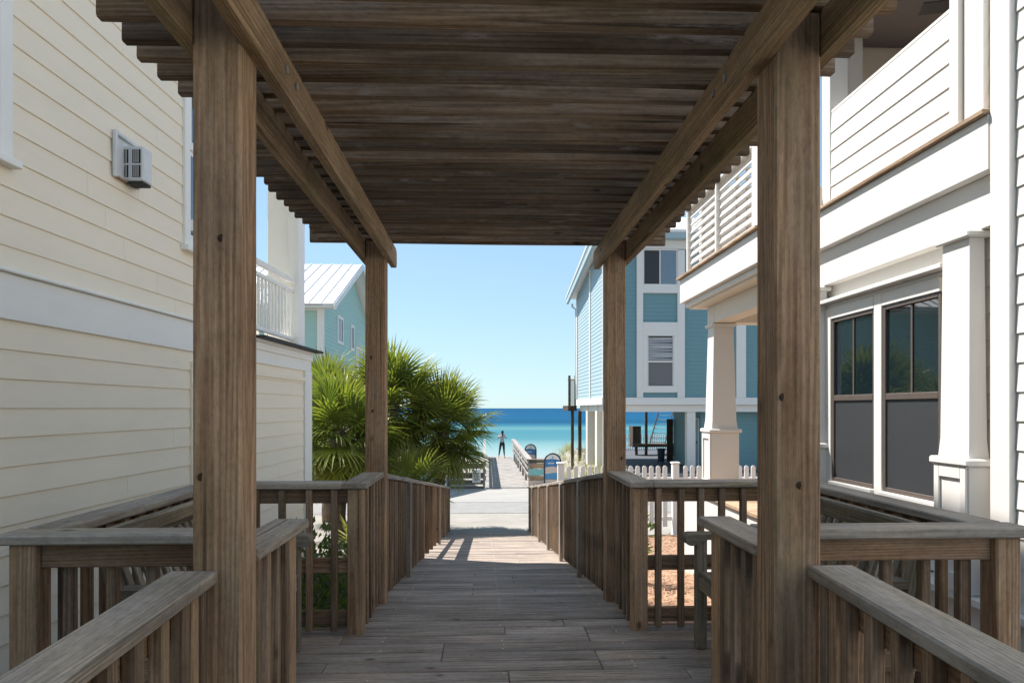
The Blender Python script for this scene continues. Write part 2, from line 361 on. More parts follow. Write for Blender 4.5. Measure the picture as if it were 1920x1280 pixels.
class MB:
    def __init__(s): s.V = []; s.F = []; s.m = []
    def box(s, x0, x1, y0, y1, z0, z1, b=.003, mi=0):
        V, F = cbox(abs(x1 - x0), abs(y1 - y0), abs(z1 - z0), b); k = len(s.V)
        c = ((x0 + x1) / 2, (y0 + y1) / 2, (z0 + z1) / 2)
        s.V += [(v[0] + c[0], v[1] + c[1], v[2] + c[2]) for v in V]; s.F += [[i + k for i in f] for f in F]; s.m += [mi] * len(F)
    def bar(s, a, b, wid, thk, up=(0, 0, 1), mi=0):
        a = Vector(a); b = Vector(b); d = b - a; L = d.length; d.normalize()
        y = Vector(up).cross(d).normalized(); z = d.cross(y)
        V, F = cbox(L, wid, thk, .003); c = (a + b) / 2; k = len(s.V)
        s.V += [tuple(c + d * v[0] + y * v[1] + z * v[2]) for v in V]; s.F += [[i + k for i in f] for f in F]; s.m += [mi] * len(F)
    def tube(s, pts, r, n=8, mi=0):
        k = len(s.V); pts = [Vector(p) for p in pts]
        for i, p in enumerate(pts):
            d = (pts[min(i + 1, len(pts) - 1)] - pts[max(i - 1, 0)]).normalized()
            u = d.cross(Vector((0, 1, 0)) if abs(d.y) < .9 else Vector((1, 0, 0))).normalized(); v = d.cross(u)
            ri = r[i] if isinstance(r, (list, tuple)) else r
            for j in range(n):
                a = 2 * math.pi * j / n; s.V.append(tuple(p + u * ri * math.cos(a) + v * ri * math.sin(a)))
        for i in range(len(pts) - 1):
            for j in range(n):
                s.F.append([k + i * n + j, k + i * n + (j + 1) % n, k + (i + 1) * n + (j + 1) % n, k + (i + 1) * n + j]); s.m.append(mi)
        s.F.append([k + j for j in range(n)][::-1]); s.F.append([k + (len(pts) - 1) * n + j for j in range(n)]); s.m += [mi, mi]
    def build(s, name, mats, parent=None, origin=(0, 0, 0), smooth=False):
        return pm(name, s.V, s.F, mats, parent, origin, s.m, smooth)

def siding(parent, x, out, y0, y1, z0, z1, mat, e=.168, split=True, name='siding_board'):
    """lap boards on the wall plane X = x whose outside is towards out (+1/-1); rows are cut at random joints"""
    z = z1
    row = 0
    while z > z0 + .02:
        lo = max(z - e, z0)
        cuts = [y0, y1]
        if split:
            t = y0 + random.uniform(1.2, 3.6)
            while t < y1 - .8:
                cuts.insert(-1, t); t += 3.66
        h = z - lo + .018; zc = (lo + z + .018) / 2
        tilt = .010 / h
        for a, b in zip(cuts[:-1], cuts[1:]):
            board(name, (x + out * .009, a + .0003, zc), (x + out * .009, b - .0003, zc), h, .010, mat, parent, (out, 0, tilt), .0025)
        z = lo; row += 1

def window(parent, x, out, y0, y1, z0, z1, casing, casem, framem, upper, lower, split=None, muntin=False, sill=True, depth=.03):
    """double-hung window on wall plane X = x; casing width = casing"""
    f = bx('window', *sorted((x, x + out * depth)), y0 - casing, y0, z0 - casing, z1 + casing, casem, parent)
    X0, X1 = sorted((x, x + out * depth))
    bx('casing', X0, X1, y1, y1 + casing, z0 - casing, z1 + casing, casem, f)
    bx('casing', X0, X1, y0 + .001, y1 - .001, z1, z1 + casing, casem, f)
    a, b = sorted((x - out * .0, x + out * (depth + .035)))
    bx('sill', a, b, y0 - casing - .03, y1 + casing + .03, z0 - casing - .045, z0 - casing - .001, casem, f)
    bx('casing', X0, X1, y0 + .001, y1 - .001, z0 - casing, z0, casem, f)
    zm = split if split is not None else (z0 + z1) / 2
    s = .04
    for (lo, hi, g, off) in ((zm + .02, z1, upper, .012), (z0, zm - .02, lower, .004)):
        xa, xb = sorted((x + out * (off - .004), x + out * (off + .014)))
        bx('sash', xa, xb, y0 + .002, y0 + s, lo, hi, framem, f); bx('sash', xa, xb, y1 - s, y1 - .002, lo, hi, framem, f)
        bx('sash', xa, xb, y0 + s, y1 - s, lo, lo + s, framem, f); bx('sash', xa, xb, y0 + s, y1 - s, hi - s, hi, framem, f)
        xa, xb = sorted((x + out * (off - .003), x + out * (off + .004)))
        bx('pane', xa, xb, y0 + s, y1 - s, lo + s, hi - s, g, f, .001)
        if muntin and hi == z1:
            xa, xb = sorted((x + out * (off + .002), x + out * (off + .013)))
            ym = (y0 + y1) / 2; bx('muntin', xa, xb, ym - .009, ym + .009, lo + s, hi - s, framem, f)
    xa, xb = sorted((x + out * .001, x + out * .03))
    bx('meeting_rail', xa, xb, y0 + .002, y1 - .002, zm - .02, zm + .02, framem, f)
    return f

DZ = -1.37                       # landing deck
CAPZ = -.45                      # top of the landing hand rails
RAMP0, RSL = 4.7, .126           # down-ramp start and slope
def floorz(y):
    if y < 2.0: return DZ - .046 * (2.0 - y)
    if y <= RAMP0: return DZ
    return DZ - RSL * (y - RAMP0)
def gz(x, y):
    if y < 6: b = -2.0
    elif y < 14.2: b = -2.0 - .58 * (y - 6) / 8.2
    elif y < 26: b = -2.58 - .5 * (y - 14.2) / 11.8
    elif y < 46: b = -3.1 - .25 * (y - 26) / 20
    elif y < 78: b = -3.35 - 2.9 * (y - 46) / 32
    else: b = -6.25 - .02 * (y - 78)
    def ss(a, c, t):
        t = max(0, min(1, (t - a) / (c - a))); return t * t * (3 - 2 * t)
    lot = ss(3.4, 5.0, x) * ss(20.8, 22.8, y) * (1 - ss(38, 44, y))
    return b * (1 - lot) + (-2.27) * lot
# ================================================================== SETTING
xs = [-900, -300, -120, -60, -40, -30, -24, -20, -17, -15] + [-13 + .75 * i for i in range(36)] + [15, 17, 20, 24, 30, 40, 60, 120, 300, 900]
ys = [-300, -100, -40, -20, -10] + [-6 + 1.0 * i for i in range(12)] + [6 + .41 * i for i in range(20)] + [14.2 + .59 * i for i in range(21)] + [26.6 + .8 * i for i in range(25)] + [47, 50, 55, 60, 66, 72, 78, 95, 120, 260]
V = []; F = []; fm = []
for y in ys:
    for x in xs:
        z = gz(x, y)
        if not (-2.2 < x < 2.4) and y < 14: z += .05 * noise.noise(Vector((x * .8, y * .8, 1)))
        if 21 < y < 70 and abs(x) > 2.6 and x < 4: z += .22 * noise.noise(Vector((x * .3, y * .3, 3)))
        V.append((x, y, z))
nx = len(xs)
for j in range(len(ys) - 1):
    for i in range(nx - 1):
        F.append([j * nx + i, j * nx + i + 1, (j + 1) * nx + i + 1, (j + 1) * nx + i])
        cx = (xs[i] + xs[i + 1]) / 2; cy = (ys[j] + ys[j + 1]) / 2
        if cx > .9 and 5 < cy < 13.3 and cx < 12: fm.append(1)
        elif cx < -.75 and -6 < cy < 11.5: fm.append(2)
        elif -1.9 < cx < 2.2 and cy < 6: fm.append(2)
        elif cy < -6: fm.append(3)  # unseen ground behind the camera, dark pavement added to cut bounced light
        else: fm.append(0)
tag(pm('ground', V, F, ['sand', 'soil', 'mulch', 'gravel'], None, (0, 0, 0), fm), kind='structure')
def strip(name, y0, y1, mat, dz, x0=-150, x1=150):
    q = [x0, -60, -20, -6, 3.2, 20, 60, x1] if x0 < -100 else [x0, x1]
    Vv = [];
    for x in q: Vv += [(x, y0, gz(0, y0) + dz), (x, y1, gz(0, y1) + dz)]
    Ff = [[2 * i, 2 * i + 2, 2 * i + 3, 2 * i + 1] for i in range(len(q) - 1)]
    return tag(pm(name, Vv, Ff, mat), kind='structure')
strip('road', 17.75, 20.75, 'road', .008)
strip('pavement', 20.76, 26.4, 'concrete', .012, -3.2, 3.0)
tag(pm('sea', [(-60000, 80, -6), (60000, 80, -6), (60000, 80000, -6), (-60000, 80000, -6)], [[0, 1, 2, 3]], 'sea'), kind='structure')
b = MB(); b.box(4.9, 16, 22.9, 38, -2.45, -2.245); o = tag(b.build('driveway', 'gravel'), kind='structure')
bx('kerb', 4.72, 4.895, 22.7, 38, -2.5, -2.2, 'concrete', o)
bx('kerb', 4.9, 16, 22.7, 22.89, -2.5, -2.2, 'concrete', o)

# -------------------------------------------------- wooden walkway (planks, rim boards, bearers)
mb = MB()
for x in (-.6, .1, .8):
    mb.bar((x, -2.4, floorz(-2.4) - .16), (x, 2.0, DZ - .16), .04, .18); mb.box(x - .02, x + .02, 2.01, 4.69, DZ - .25, DZ - .07)
    mb.bar((x, 4.71, DZ - .16), (x, 14.1, floorz(14.1) - .12), .04, .15)
for x in (-1.6, -1.1, 1.4, 1.9): mb.box(x - .02, x + .02, 2.5, 4.3, DZ - .25, DZ - .07)
walk = tag(mb.build('wooden_walkway', 'darkwood'), kind='structure')
PW, PG = .135, .008
y = -2.35
while y < 1.95:
    s = floorz(y + PW / 2); board('plank', (-.93, y + PW / 2, s - .019), (1.1, y + PW / 2, s - .019 + random.uniform(-.001, .001)), PW, .038, 'plank', walk, (0, -.046, 1)); y += PW + PG
y = 2.0
k = 0
while y < RAMP0 - .05:
    bay = 2.5 < y < 4.26
    x0, x1 = (-1.72, 2.04) if bay else (-.86, 1.02)
    if y < 2.16: x0, x1 = -.70, .86
    cuts = [x0]
    r = random.random()
    if bay: cuts += [random.choice((-.85, -.24, .12)), random.choice((.62, 1.05, 1.35))]
    elif r < .5: cuts += [random.choice((-.2, .3, .5))]
    cuts.append(x1)
    for a, b in zip(cuts[:-1], cuts[1:]):
        dz = random.uniform(-.0018, .0018)
        board('plank', (a + .0015, y + PW / 2, DZ - .019 + dz), (b - .0015, y + PW / 2, DZ - .019 + dz), PW, .038, 'plank', walk)
    y += PW + PG; k += 1
cs = 1 / math.sqrt(1 + RSL * RSL)
while y < 14.15:
    yc = y + PW / 2 * cs; z = floorz(yc) - .019 + random.uniform(-.0015, .0015)
    cuts = [-.86, 1.02]
    if random.random() < .25: cuts.insert(1, random.choice((-.1, .25, .4)))
    for a, b in zip(cuts[:-1], cuts[1:]):
        board('plank', (a + .0015, yc, z), (b - .0015, yc, z), PW, .038, 'plank', walk, (0, RSL, 1))
    y += (PW + PG) * cs
b = MB(); yy = 2.0
for k in range(92):
    yc = 2.0 + .143 * k + .0675
    if yc > 13.9: break
    for xx in (-.6, .1, .8):
        for e in (-.035, .035):
            if random.random() < .45: continue
            px = xx + random.uniform(-.008, .008); py = yc + e; zz = floorz(py)
            b.box(px - .0035, px + .0035, py - .0035, py + .0035, zz - .003, zz + .0022, .001)
tag(b.build('screw_head', 'acmetal', walk, (0, 4, DZ)), kind='stuff')
bx('rim_board', -1.76, -1.722, 2.5, 4.28, DZ - .25, DZ - .001, 'rail', walk); bx('rim_board', 2.042, 2.08, 2.5, 4.28, DZ - .25, DZ - .001, 'rail', walk)
for (a, b) in ((-1.76, -.86), (1.02, 2.08)):
    bx('rim_board', a, b, 2.455, 2.493, DZ - .25, DZ - .04, 'rail', walk); bx('rim_board', a, b, 4.285, 4.323, DZ - .25, DZ - .002, 'rail', walk)
for s, x in ((-1, -.90), (1, 1.06)):
    board('rim_board', (x, 4.72, DZ - .13), (x, 14.1, floorz(14.1) - .13), .18, .038, 'rail', walk, (1, 0, 0))
    board('rim_board', (x - s * .0, -2.4, floorz(-2.4) - .15), (x, 1.98, DZ - .15), .2, .038, 'rail', walk, (1, 0, 0))

# ================================================================== PERGOLA
SB = 1.20                                                    # underside of the slats
perg = thing('pergola', 'weathered brown timber pergola with closely spaced slats over the walkway', 'pergola', (.08, 3.5, DZ))
PX = ((-.852, -.712), (.870, 1.012))
for xa, xb in PX:
    bx('post', xa, xb, 2.02, 2.16, -2.05, SB - .005, 'post', perg, .007)
    bx('post', xa, xb, 4.88, 5.02, -2.05, SB - .005, 'post', perg, .007)
def beam(x0, x1):
    # long timber with a rounded nose at both ends
    prof = [(0, .03), (.012, .012), (.03, 0), (1, 0), (1, .14), (.05, .14), (.018, .128), (0, .11)]
    ya, yb = 1.55, 5.22
    pts = [(ya + p, z) for p, z in prof[:3]] + [(yb - p, z) for p, z in prof[2::-1]] + [(yb - p, z) for p, z in prof[:4:-1]] + [(ya + p, z) for p, z in prof[5:]]
    Lc = (ya + yb) / 2
    V = [((q - Lc), -s * (x1 - x0) / 2, z - .07) for s in (1, -1) for q, z in pts]; n = len(pts)
    F = [list(range(n)), list(range(2 * n - 1, n - 1, -1))] + [[i, n + i, n + (i + 1) % n, (i + 1) % n] for i in range(n)]
    me = bpy.data.meshes.new('beam'); me.from_pydata(V, [], F); me.materials.append(M['beam']); me.update()
    o = bpy.data.objects.new('beam', me)
    m = Matrix.Translation(((x0 + x1) / 2, Lc, SB - .07)) @ Matrix.Rotation(R(90), 4, 'Z')
    return place(o, perg, m)
for a, b in ((-.711, -.672), (-.892, -.853), (.830, .869), (1.013, 1.052)): beam(a, b)
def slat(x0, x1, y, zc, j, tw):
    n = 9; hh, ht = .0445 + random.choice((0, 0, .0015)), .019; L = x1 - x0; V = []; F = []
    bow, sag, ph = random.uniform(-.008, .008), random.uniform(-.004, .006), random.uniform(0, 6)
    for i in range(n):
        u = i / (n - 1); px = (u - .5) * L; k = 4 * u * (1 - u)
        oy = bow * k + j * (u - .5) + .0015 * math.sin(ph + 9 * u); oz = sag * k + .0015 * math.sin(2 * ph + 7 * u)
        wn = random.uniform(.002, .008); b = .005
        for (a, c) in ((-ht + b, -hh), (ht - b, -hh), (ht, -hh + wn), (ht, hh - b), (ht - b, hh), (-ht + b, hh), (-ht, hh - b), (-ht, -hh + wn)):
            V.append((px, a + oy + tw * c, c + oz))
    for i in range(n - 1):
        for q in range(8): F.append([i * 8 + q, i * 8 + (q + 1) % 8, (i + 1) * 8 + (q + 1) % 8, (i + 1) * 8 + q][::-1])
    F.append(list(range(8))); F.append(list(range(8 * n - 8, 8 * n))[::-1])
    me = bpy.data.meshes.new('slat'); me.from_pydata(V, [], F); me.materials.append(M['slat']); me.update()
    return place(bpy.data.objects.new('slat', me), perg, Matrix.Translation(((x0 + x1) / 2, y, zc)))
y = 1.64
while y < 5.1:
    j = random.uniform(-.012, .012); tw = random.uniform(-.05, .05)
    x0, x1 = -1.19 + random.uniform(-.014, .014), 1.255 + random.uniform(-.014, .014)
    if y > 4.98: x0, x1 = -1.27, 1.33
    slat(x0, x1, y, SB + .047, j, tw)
    y += .13 + j * .5
for (xa, ya, za) in ((-.767, 2.0185, .495), (-.825, 2.0185, -.20), (.895, 2.0185, .033), (.948, 2.0185, -.232), (-.805, 4.8785, .36), (-.795, 4.8785, -.02), (.985, 4.8785, -.36)):
    b = MB(); b.tube([(xa, ya + .004, za), (xa, ya + .0009, za), (xa + .001, ya + .0009, za)], [.014, .012, .004], 9); b.build('knot', 'knot', perg, (xa, ya, za))
for x, s in ((-.671, 1), (.829, -1)):
    for yy in (2.33, 2.45, 4.9):
        b = MB(); b.tube([(x, yy, SB - .06), (x + s * .006, yy, SB - .06)], .014, 8); b.build('bolt_head', 'sunwood', perg, (x, yy, SB - .06))

# ================================================================== RAILINGS
def run(parent, a, b, zc, side, bd=.038, cap=.14, posts=(True, True), pitch=.143, bal=True, end=.07, z_floor=None, mid=True, capm='cap', over=(0, 0), postw=.095, balpos=None, low=True):
    """one straight run of railing from a to b (x, y); zc(t) is the top of the cap, side = direction (x, y) the balusters stand on"""
    a2, b2 = Vector((*a, 0)), Vector((*b, 0)); d = b2 - a2; L = d.length; d.normalize(); sd = Vector((*side, 0))
    def pt(t, dz, off=0.0): return a2 + d * t + sd * off + Vector((0, 0, zc(t) + dz))
    nrm = Vector((0, 0, 1)) - d * ((zc(L) - zc(0)) / L)
    board('cap_rail', pt(-over[0], -.019), pt(L + over[1], -.019), cap, .038, capm, parent, nrm, .006)
    s0 = postw / 2 if posts[0] else 0; s1 = postw / 2 if posts[1] else 0
    for (dz, on) in ((-.085, True), (-.51, mid), (-.83, low)):
        if on: board('rail', pt(s0, dz), pt(L - s1, dz), .089, .034, 'rail', parent, sd)
    for t, on in ((0, posts[0]), (L, posts[1])):
        if on:
            p = pt(t, -.039)
            bx('post', p.x - postw / 2, p.x + postw / 2, p.y - postw / 2, p.y + postw / 2, p.z - .9 - (.55 if z_floor is None else z_floor), p.z, 'post', parent, .006)
    if bal:
        n = max(1, round((L - s0 - s1) / pitch))
        for i in range(n):
            t = s0 + (i + .5) * (L - s0 - s1) / n + random.uniform(-.006, .006)
            p = pt(t, -.042, .0365)
            if abs(d.x) > .5: q = pt(t, -.90, .0365); board('baluster', q, p, .038, .038, 'baluster', parent, (0, 1, random.uniform(-.02, .02)))
            else: q = pt(t, -.90, .0365); board('baluster', q, p, .038, bd, 'baluster', parent, (1, random.uniform(-.03, .03), 0))
flat = lambda t: CAPZ
def bay(label, xp, xo, s):
    """railing round one side bay; xp = line beside the path, xo = outer line, s = -1 left / +1 right"""
    r = thing('railing', label, 'railing', ((xp + xo) / 2, 3.4, DZ), 'railings round the side bays')
    run(r, (xp, 2.20), (xp, 2.67), flat, (-s, 0), posts=(False, True), pitch=.095, over=(0, .15), z_floor=.1)
    run(r, (xp + s * .075, 2.56), (xo, 2.56), flat, (0, 1), posts=(False, True), over=(-.0, .085), cap=.145)
    run(r, (xo, 2.64), (xo, 4.15), flat, (-s, 0), posts=(False, False), cap=.14)
    run(r, (xp + s * .05, 4.22), (xo, 4.22), flat, (0, -1), posts=(False, True), over=(-.025, .07), cap=.145)
    run(r, (xp, 4.22), (xp, 4.87), flat, (-s, 0), posts=(True, False), pitch=.11, over=(.073, -.0), cap=.15)
    return r
bay('grey capped railing round the bay beside the cream house', -.79, -1.66, -1)
bay('grey capped railing round the bay beside the white house windows', .955, 1.985, 1)
for s, xc, lab in ((-1, -.845, 'sloping grey cap railing in the bottom left foreground'), (1, 1.035, 'sloping grey cap railing in the bottom right foreground')):
    r = thing('railing', lab, 'railing', (xc, 0, floorz(0)), 'foreground ramp railings')
    run(r, (xc, -1.6), (xc, 2.015), lambda t: CAPZ - .02 - .046 * (3.615 - t), (-s, 0), posts=(True, False), pitch=.118, cap=.14, low=True)
    bx('post', xc - .045, xc + .045, 1.90, 1.99, -2.0, CAPZ - .07, 'post', r)
def ramp_rail(lab, x, s):
    r = thing('railing', lab, 'railing', (x, 5.0, DZ), 'railings down the far ramp')
    y0, y1 = 5.025, 14.15
    zc = lambda t: floorz(y0 + t) + .935
    L = y1 - y0
    if s > 0:
        run(r, (x, y0), (x, y1), zc, (-s, 0), posts=(False, True), pitch=.132, z_floor=.1)
        ps = (6.35, 7.9, 9.5, 11.1, 12.7)
    else:
        run(r, (x, y0), (x, 8.35), zc, (-s, 0), posts=(False, True), pitch=.132, z_floor=.1)
        run(r, (x, 8.36), (x, y1), lambda t: floorz(8.36 + t) + .935, (-s, 0), posts=(False, True), pitch=.62, z_floor=.1, low=False, bd=.085)
        ps = (6.5, 10.75)
    for py in ps:
        z = floorz(py)
        bx('post', x - s * .068 - .02, x - s * .068 + .02, py - .045, py + .045, z - .55, z + .90, 'cap', r)  # pale cap wood stands in for the light these posts catch
ramp_rail('long sloping railing on the palm side of the far ramp', -.79, -1)
ramp_rail('long sloping railing on the picket fence side of the far ramp', .945, 1)

# ================================================================== BENCHES
def bench(label, xb, xf, s, y0, y1):
    b = thing('bench', label, 'bench', ((xb + xf) / 2, (y0 + y1) / 2, DZ), 'slatted benches in the side bays')
    zs = DZ + .43
    for i in range(5):
        x = xf + s * .07 + (xb - s * .12 - xf - s * .07) * (i + .5) / 5
        board('seat_slat', (x, y0 + .05, zs), (x, y1 - .05, zs), .072, .026, 'bench', b)
    board('top_rail', (xb, y0, -.52), (xb, y1, -.52), .095, .034, 'bench', b, (s, 0, .25), .01)
    board('back_rail', (xb - s * .11, y0, zs + .07), (xb - s * .11, y1, zs + .07), .07, .03, 'bench', b, (s, 0, .25))
    n = int((y1 - y0 - .1) / .078)
    for i in range(n):
        y = y0 + .09 + i * .078
        board('back_slat', (xb - s * .105, y, zs + .09), (xb - s * .008, y, -.565), .04, .018, 'bench', b, (s, 0, .25))
    for y in (y0 + .02, y1 - .02):
        zt = DZ + .66
        pts = []
        for k in range(7):
            a = R(90 + 30 * k); pts.append((xf + s * .03 - s * .0 + s * math.cos(a) * .034, zt - .034 + math.sin(a) * .034))
        prof = [(xb - s * .06, zt)] + [(xf + s * .03 - s * abs(math.cos(R(90 - 30 * k))) * .034, zt - .034 + math.sin(R(90 - 30 * k)) * .034) for k in range(7)] + [(xf + s * .07, zt - .062), (xf + s * .12, zt - .035), (xb - s * .06, zt - .03)]
        n_ = len(prof); V = [(px, y + q * .045, pz) for q in (-1, 1) for px, pz in prof]
        F = [list(range(n_)), list(range(2 * n_ - 1, n_ - 1, -1))] + [[i, (i + 1) % n_, n_ + (i + 1) % n_, n_ + i][::-1] for i in range(n_)]
        pm('armrest', V, F, 'bench', b, ((xb + xf) / 2, y, zt))
        bx('leg', *sorted((xf + s * .065, xf + s * .125)), y - .03, y + .03, DZ + .003, zt - .036, 'bench', b)
        board('leg', (xb - s * .16, y, DZ + .003), (xb - s * .002, y, -.56), .06, .035, 'bench', b, (s, 0, .2))
    for x in (xf + s * .085, xb - s * .15): bx('apron', x - .012, x + .012, y0 + .05, y1 - .05, zs - .085, zs - .015, 'bench', b)
bench('wooden slat back bench in the bay beside the cream house', -1.50, -.98, -1, 2.74, 3.92)
bench('wooden slat back bench in the bay beside the white house', 1.80, 1.135, 1, 2.76, 3.88)

# ================================================================== CREAM HOUSE (left)
KD = .04846
FL = Matrix.Translation((-2.94, 0, 0)) @ Matrix.Rotation(-math.atan(KD), 4, 'Z')
FRAME[0] = FL
h = thing('cream_house', 'cream clapboard house with white trim and a corner balcony', 'house', (-3, 3, -2.0))
bx('wall', -.3, -.004, -4, 9.69, -2.3, .70, 'cream', h)
bx('wall', -.3, -.004, -4, 7.6, .82, 8.8, 'cream', h)
bx('wall', -.3, -.004, 7.61, 9.75, 3.95, 8.8, 'cream', h)
bx('wall', -9, -.31, 9.5, 9.69, -2.3, .70, 'cream', h); bx('wall', -9, -.31, 9.56, 9.75, 3.95, 8.8, 'cream', h)
bx('wall', -9, -.31, 7.45, 7.59, .82, 3.85, 'cream', h); bx('wall', -9, -.31, -4, -3.8, -2.3, 8.8, 'cream', h)
bx('balcony_floor', -9, 0, 7.6, 9.72, .705, .775, 'creamtrim', h); bx('ceiling', -9, -.001, 7.61, 9.74, 3.86, 3.945, 'creamtrim', h)
bx('roof', -9.2, .12, -4.2, 9.9, 8.81, 8.95, 'metal', h)
siding(h, 0, 1, -4, 9.40, -2.1, .503, 'cream')
siding(h, 0, 1, -4, 7.50, .80, 3.95, 'cream')
siding(h, 0, 1, 7.52, 9.74, 3.97, 4.6, 'cream')
bx('frieze_board', 0, .03, -4, 9.70, .506, .77, 'creamtrim', h); bx('drip_cap', 0, .055, -4, 7.6, .772, .794, 'creamtrim', h, .006)
bx('balcony_edge', -.3, .16, 7.6, 9.86, .776, .806, 'dark', h, .006); bx('balcony_edge_board', 0, .07, 7.62, 9.74, .74, .775, 'creamtrim', h)
bx('frieze_board', .0305, .05, 7.62, 9.72, .655, .738, 'creamtrim', h)
bx('corner_board', -.02, .035, 9.42, 9.72, -2.2, .504, 'creamtrim', h)
bx('corner_board', -.02, .03, 7.50, 7.62, .81, 3.94, 'creamtrim', h)
bx('panel_trim', .012, .034, 6.19, 6.26, -2.1, .36, 'cream', h); bx('panel_trim', .012, .034, 6.19, 9.41, .362, .42, 'cream', h)
window(h, .012, 1, 2.95, 3.93, 1.52, 2.95, .10, 'creamtrim', 'creamtrim', 'glassb', 'glassb')
window(h, .012, 1, 6.135, 7.02, 1.50, 2.85, .08, 'creamtrim', 'creamtrim', 'glassb', 'glassb', split=2.30)
bx('corner_post', -.14, .0, 9.24, 9.50, .81, 3.85, 'creamtrim', h); bx('column', -.44, -.16, 9.30, 9.62, .81, 3.85, 'creamtrim', h)
br = bx('balcony_railing', -.11, -.05, 7.63, 9.235, 1.66, 1.72, 'creamtrim', h)
bx('rail', -.10, -.06, 7.63, 9.235, 1.53, 1.575, 'creamtrim', br); bx('rail', -.10, -.06, 7.63, 9.235, .90, .945, 'creamtrim', br)
for i in range(14):
    y = 7.70 + i * .113; bx('baluster', -.095, -.065, y - .015, y + .015, .946, 1.529, 'creamtrim', br)
bx('rail', -8, -.45, 9.5, 9.55, 1.66, 1.72, 'creamtrim', br); bx('rail', -8, -.45, 9.5, 9.55, .90, .945, 'creamtrim', br)
for i in range(20):
    x = -.55 - i * .113; bx('baluster', x - .015, x + .015, 9.51, 9.54, .946, 1.659, 'creamtrim', br)
# through-wall air conditioner
ac = thing('air_conditioner', 'white air conditioner sticking out of the cream siding', 'air conditioner', (.1, 5.3, 1.65))
bx('mounting_plate', .018, .026, 5.04, 5.305, 1.679, 1.971, 'acmetal', ac)
bx('mounting_frame', .024, .05, 5.01, 5.04, 1.665, 2.0, 'acmetal', ac); bx('mounting_frame', .024, .05, 5.305, 5.335, 1.665, 2.0, 'acmetal', ac)
bx('mounting_frame', .024, .05, 5.04, 5.305, 1.972, 2.0, 'acmetal', ac); bx('mounting_frame', .024, .05, 5.04, 5.305, 1.665, 1.678, 'tanwood', ac)
bx('housing', .02, .165, 5.16, 5.285, 1.68, 1.935, 'acmetal', ac, .008)
bx('base_pan', .03, .16, 5.165, 5.28, 1.66, 1.679, 'acdark', ac)
for (x0, x1) in ((.028, .055), (.085, .145)):
    for (z0, z1) in ((1.705, 1.795), (1.81, 1.91)):
        g = bx('grille', x0, x1, 5.156, 5.162, z0, z1, 'acdark', ac, .001)
        n = max(2, int((x1 - x0) / .012))
        for i in range(1, n):
            x = x0 + (x1 - x0) * i / n; bx('louver', x - .002, x + .002, 5.150, 5.1555, z0, z1, 'acmetal', g, .001)
FRAME[0] = Matrix.Identity(4)

# ================================================================== WHITE HOUSE (right)
h = thing('white_house', 'white clapboard house with tapered columns and a covered porch', 'house', (5, 4, -2.0))
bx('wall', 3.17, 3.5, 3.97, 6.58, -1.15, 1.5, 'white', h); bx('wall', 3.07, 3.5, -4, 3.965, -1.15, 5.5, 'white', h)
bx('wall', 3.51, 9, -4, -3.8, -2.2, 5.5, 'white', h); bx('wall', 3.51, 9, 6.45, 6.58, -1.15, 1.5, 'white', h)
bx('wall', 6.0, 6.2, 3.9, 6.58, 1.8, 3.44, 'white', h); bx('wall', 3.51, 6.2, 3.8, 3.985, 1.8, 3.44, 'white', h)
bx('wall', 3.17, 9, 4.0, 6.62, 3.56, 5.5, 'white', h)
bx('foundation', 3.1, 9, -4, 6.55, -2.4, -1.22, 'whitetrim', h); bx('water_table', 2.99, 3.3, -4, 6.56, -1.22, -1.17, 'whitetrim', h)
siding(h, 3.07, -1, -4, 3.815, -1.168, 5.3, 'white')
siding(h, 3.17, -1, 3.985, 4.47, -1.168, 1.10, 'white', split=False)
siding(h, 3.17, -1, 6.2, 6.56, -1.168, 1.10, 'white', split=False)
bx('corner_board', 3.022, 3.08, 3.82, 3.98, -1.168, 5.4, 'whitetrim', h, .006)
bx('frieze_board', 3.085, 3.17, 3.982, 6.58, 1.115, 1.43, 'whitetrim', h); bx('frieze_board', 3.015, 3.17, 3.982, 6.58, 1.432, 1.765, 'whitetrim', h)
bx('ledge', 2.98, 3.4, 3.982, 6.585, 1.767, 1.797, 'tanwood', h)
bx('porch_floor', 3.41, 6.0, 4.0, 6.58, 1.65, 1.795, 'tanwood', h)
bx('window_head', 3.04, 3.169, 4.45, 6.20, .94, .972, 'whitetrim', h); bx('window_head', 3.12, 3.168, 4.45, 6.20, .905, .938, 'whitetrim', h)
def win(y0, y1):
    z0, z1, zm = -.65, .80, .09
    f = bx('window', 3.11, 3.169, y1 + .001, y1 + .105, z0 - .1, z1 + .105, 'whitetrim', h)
    bx('casing', 3.11, 3.169, y0, y1, z1 + .001, z1 + .103, 'whitetrim', f); bx('sill', 3.085, 3.169, y0, y1, z0 - .06, z0 - .001, 'whitetrim', f)
    t = .034
    for a, b, c, d in ((y0 + .001, y0 + t, z0, z1), (y1 - t, y1 - .001, z0, z1), (y0 + t, y1 - t, z1 - t, z1), (y0 + t, y1 - t, z0, z0 + t), (y0 + t, y1 - t, zm - .025, zm + .025)):
        bx('sash', 3.122, 3.158, a, b, c, d, 'bronze', f)
    bx('pane', 3.142, 3.15, y0 + t, y1 - t, zm + .025, z1 - t, 'glass', f, .001)
    ym = (y0 + y1) / 2; bx('muntin', 3.133, 3.1415, ym - .011, ym + .011, zm + .025, z1 - t, 'bronze', f)
    bx('insect_screen', 3.136, 3.144, y0 + t, y1 - t, z0 + t, zm - .025, 'screen', f, .001)
win(5.36, 6.04); win(4.56, 5.25)
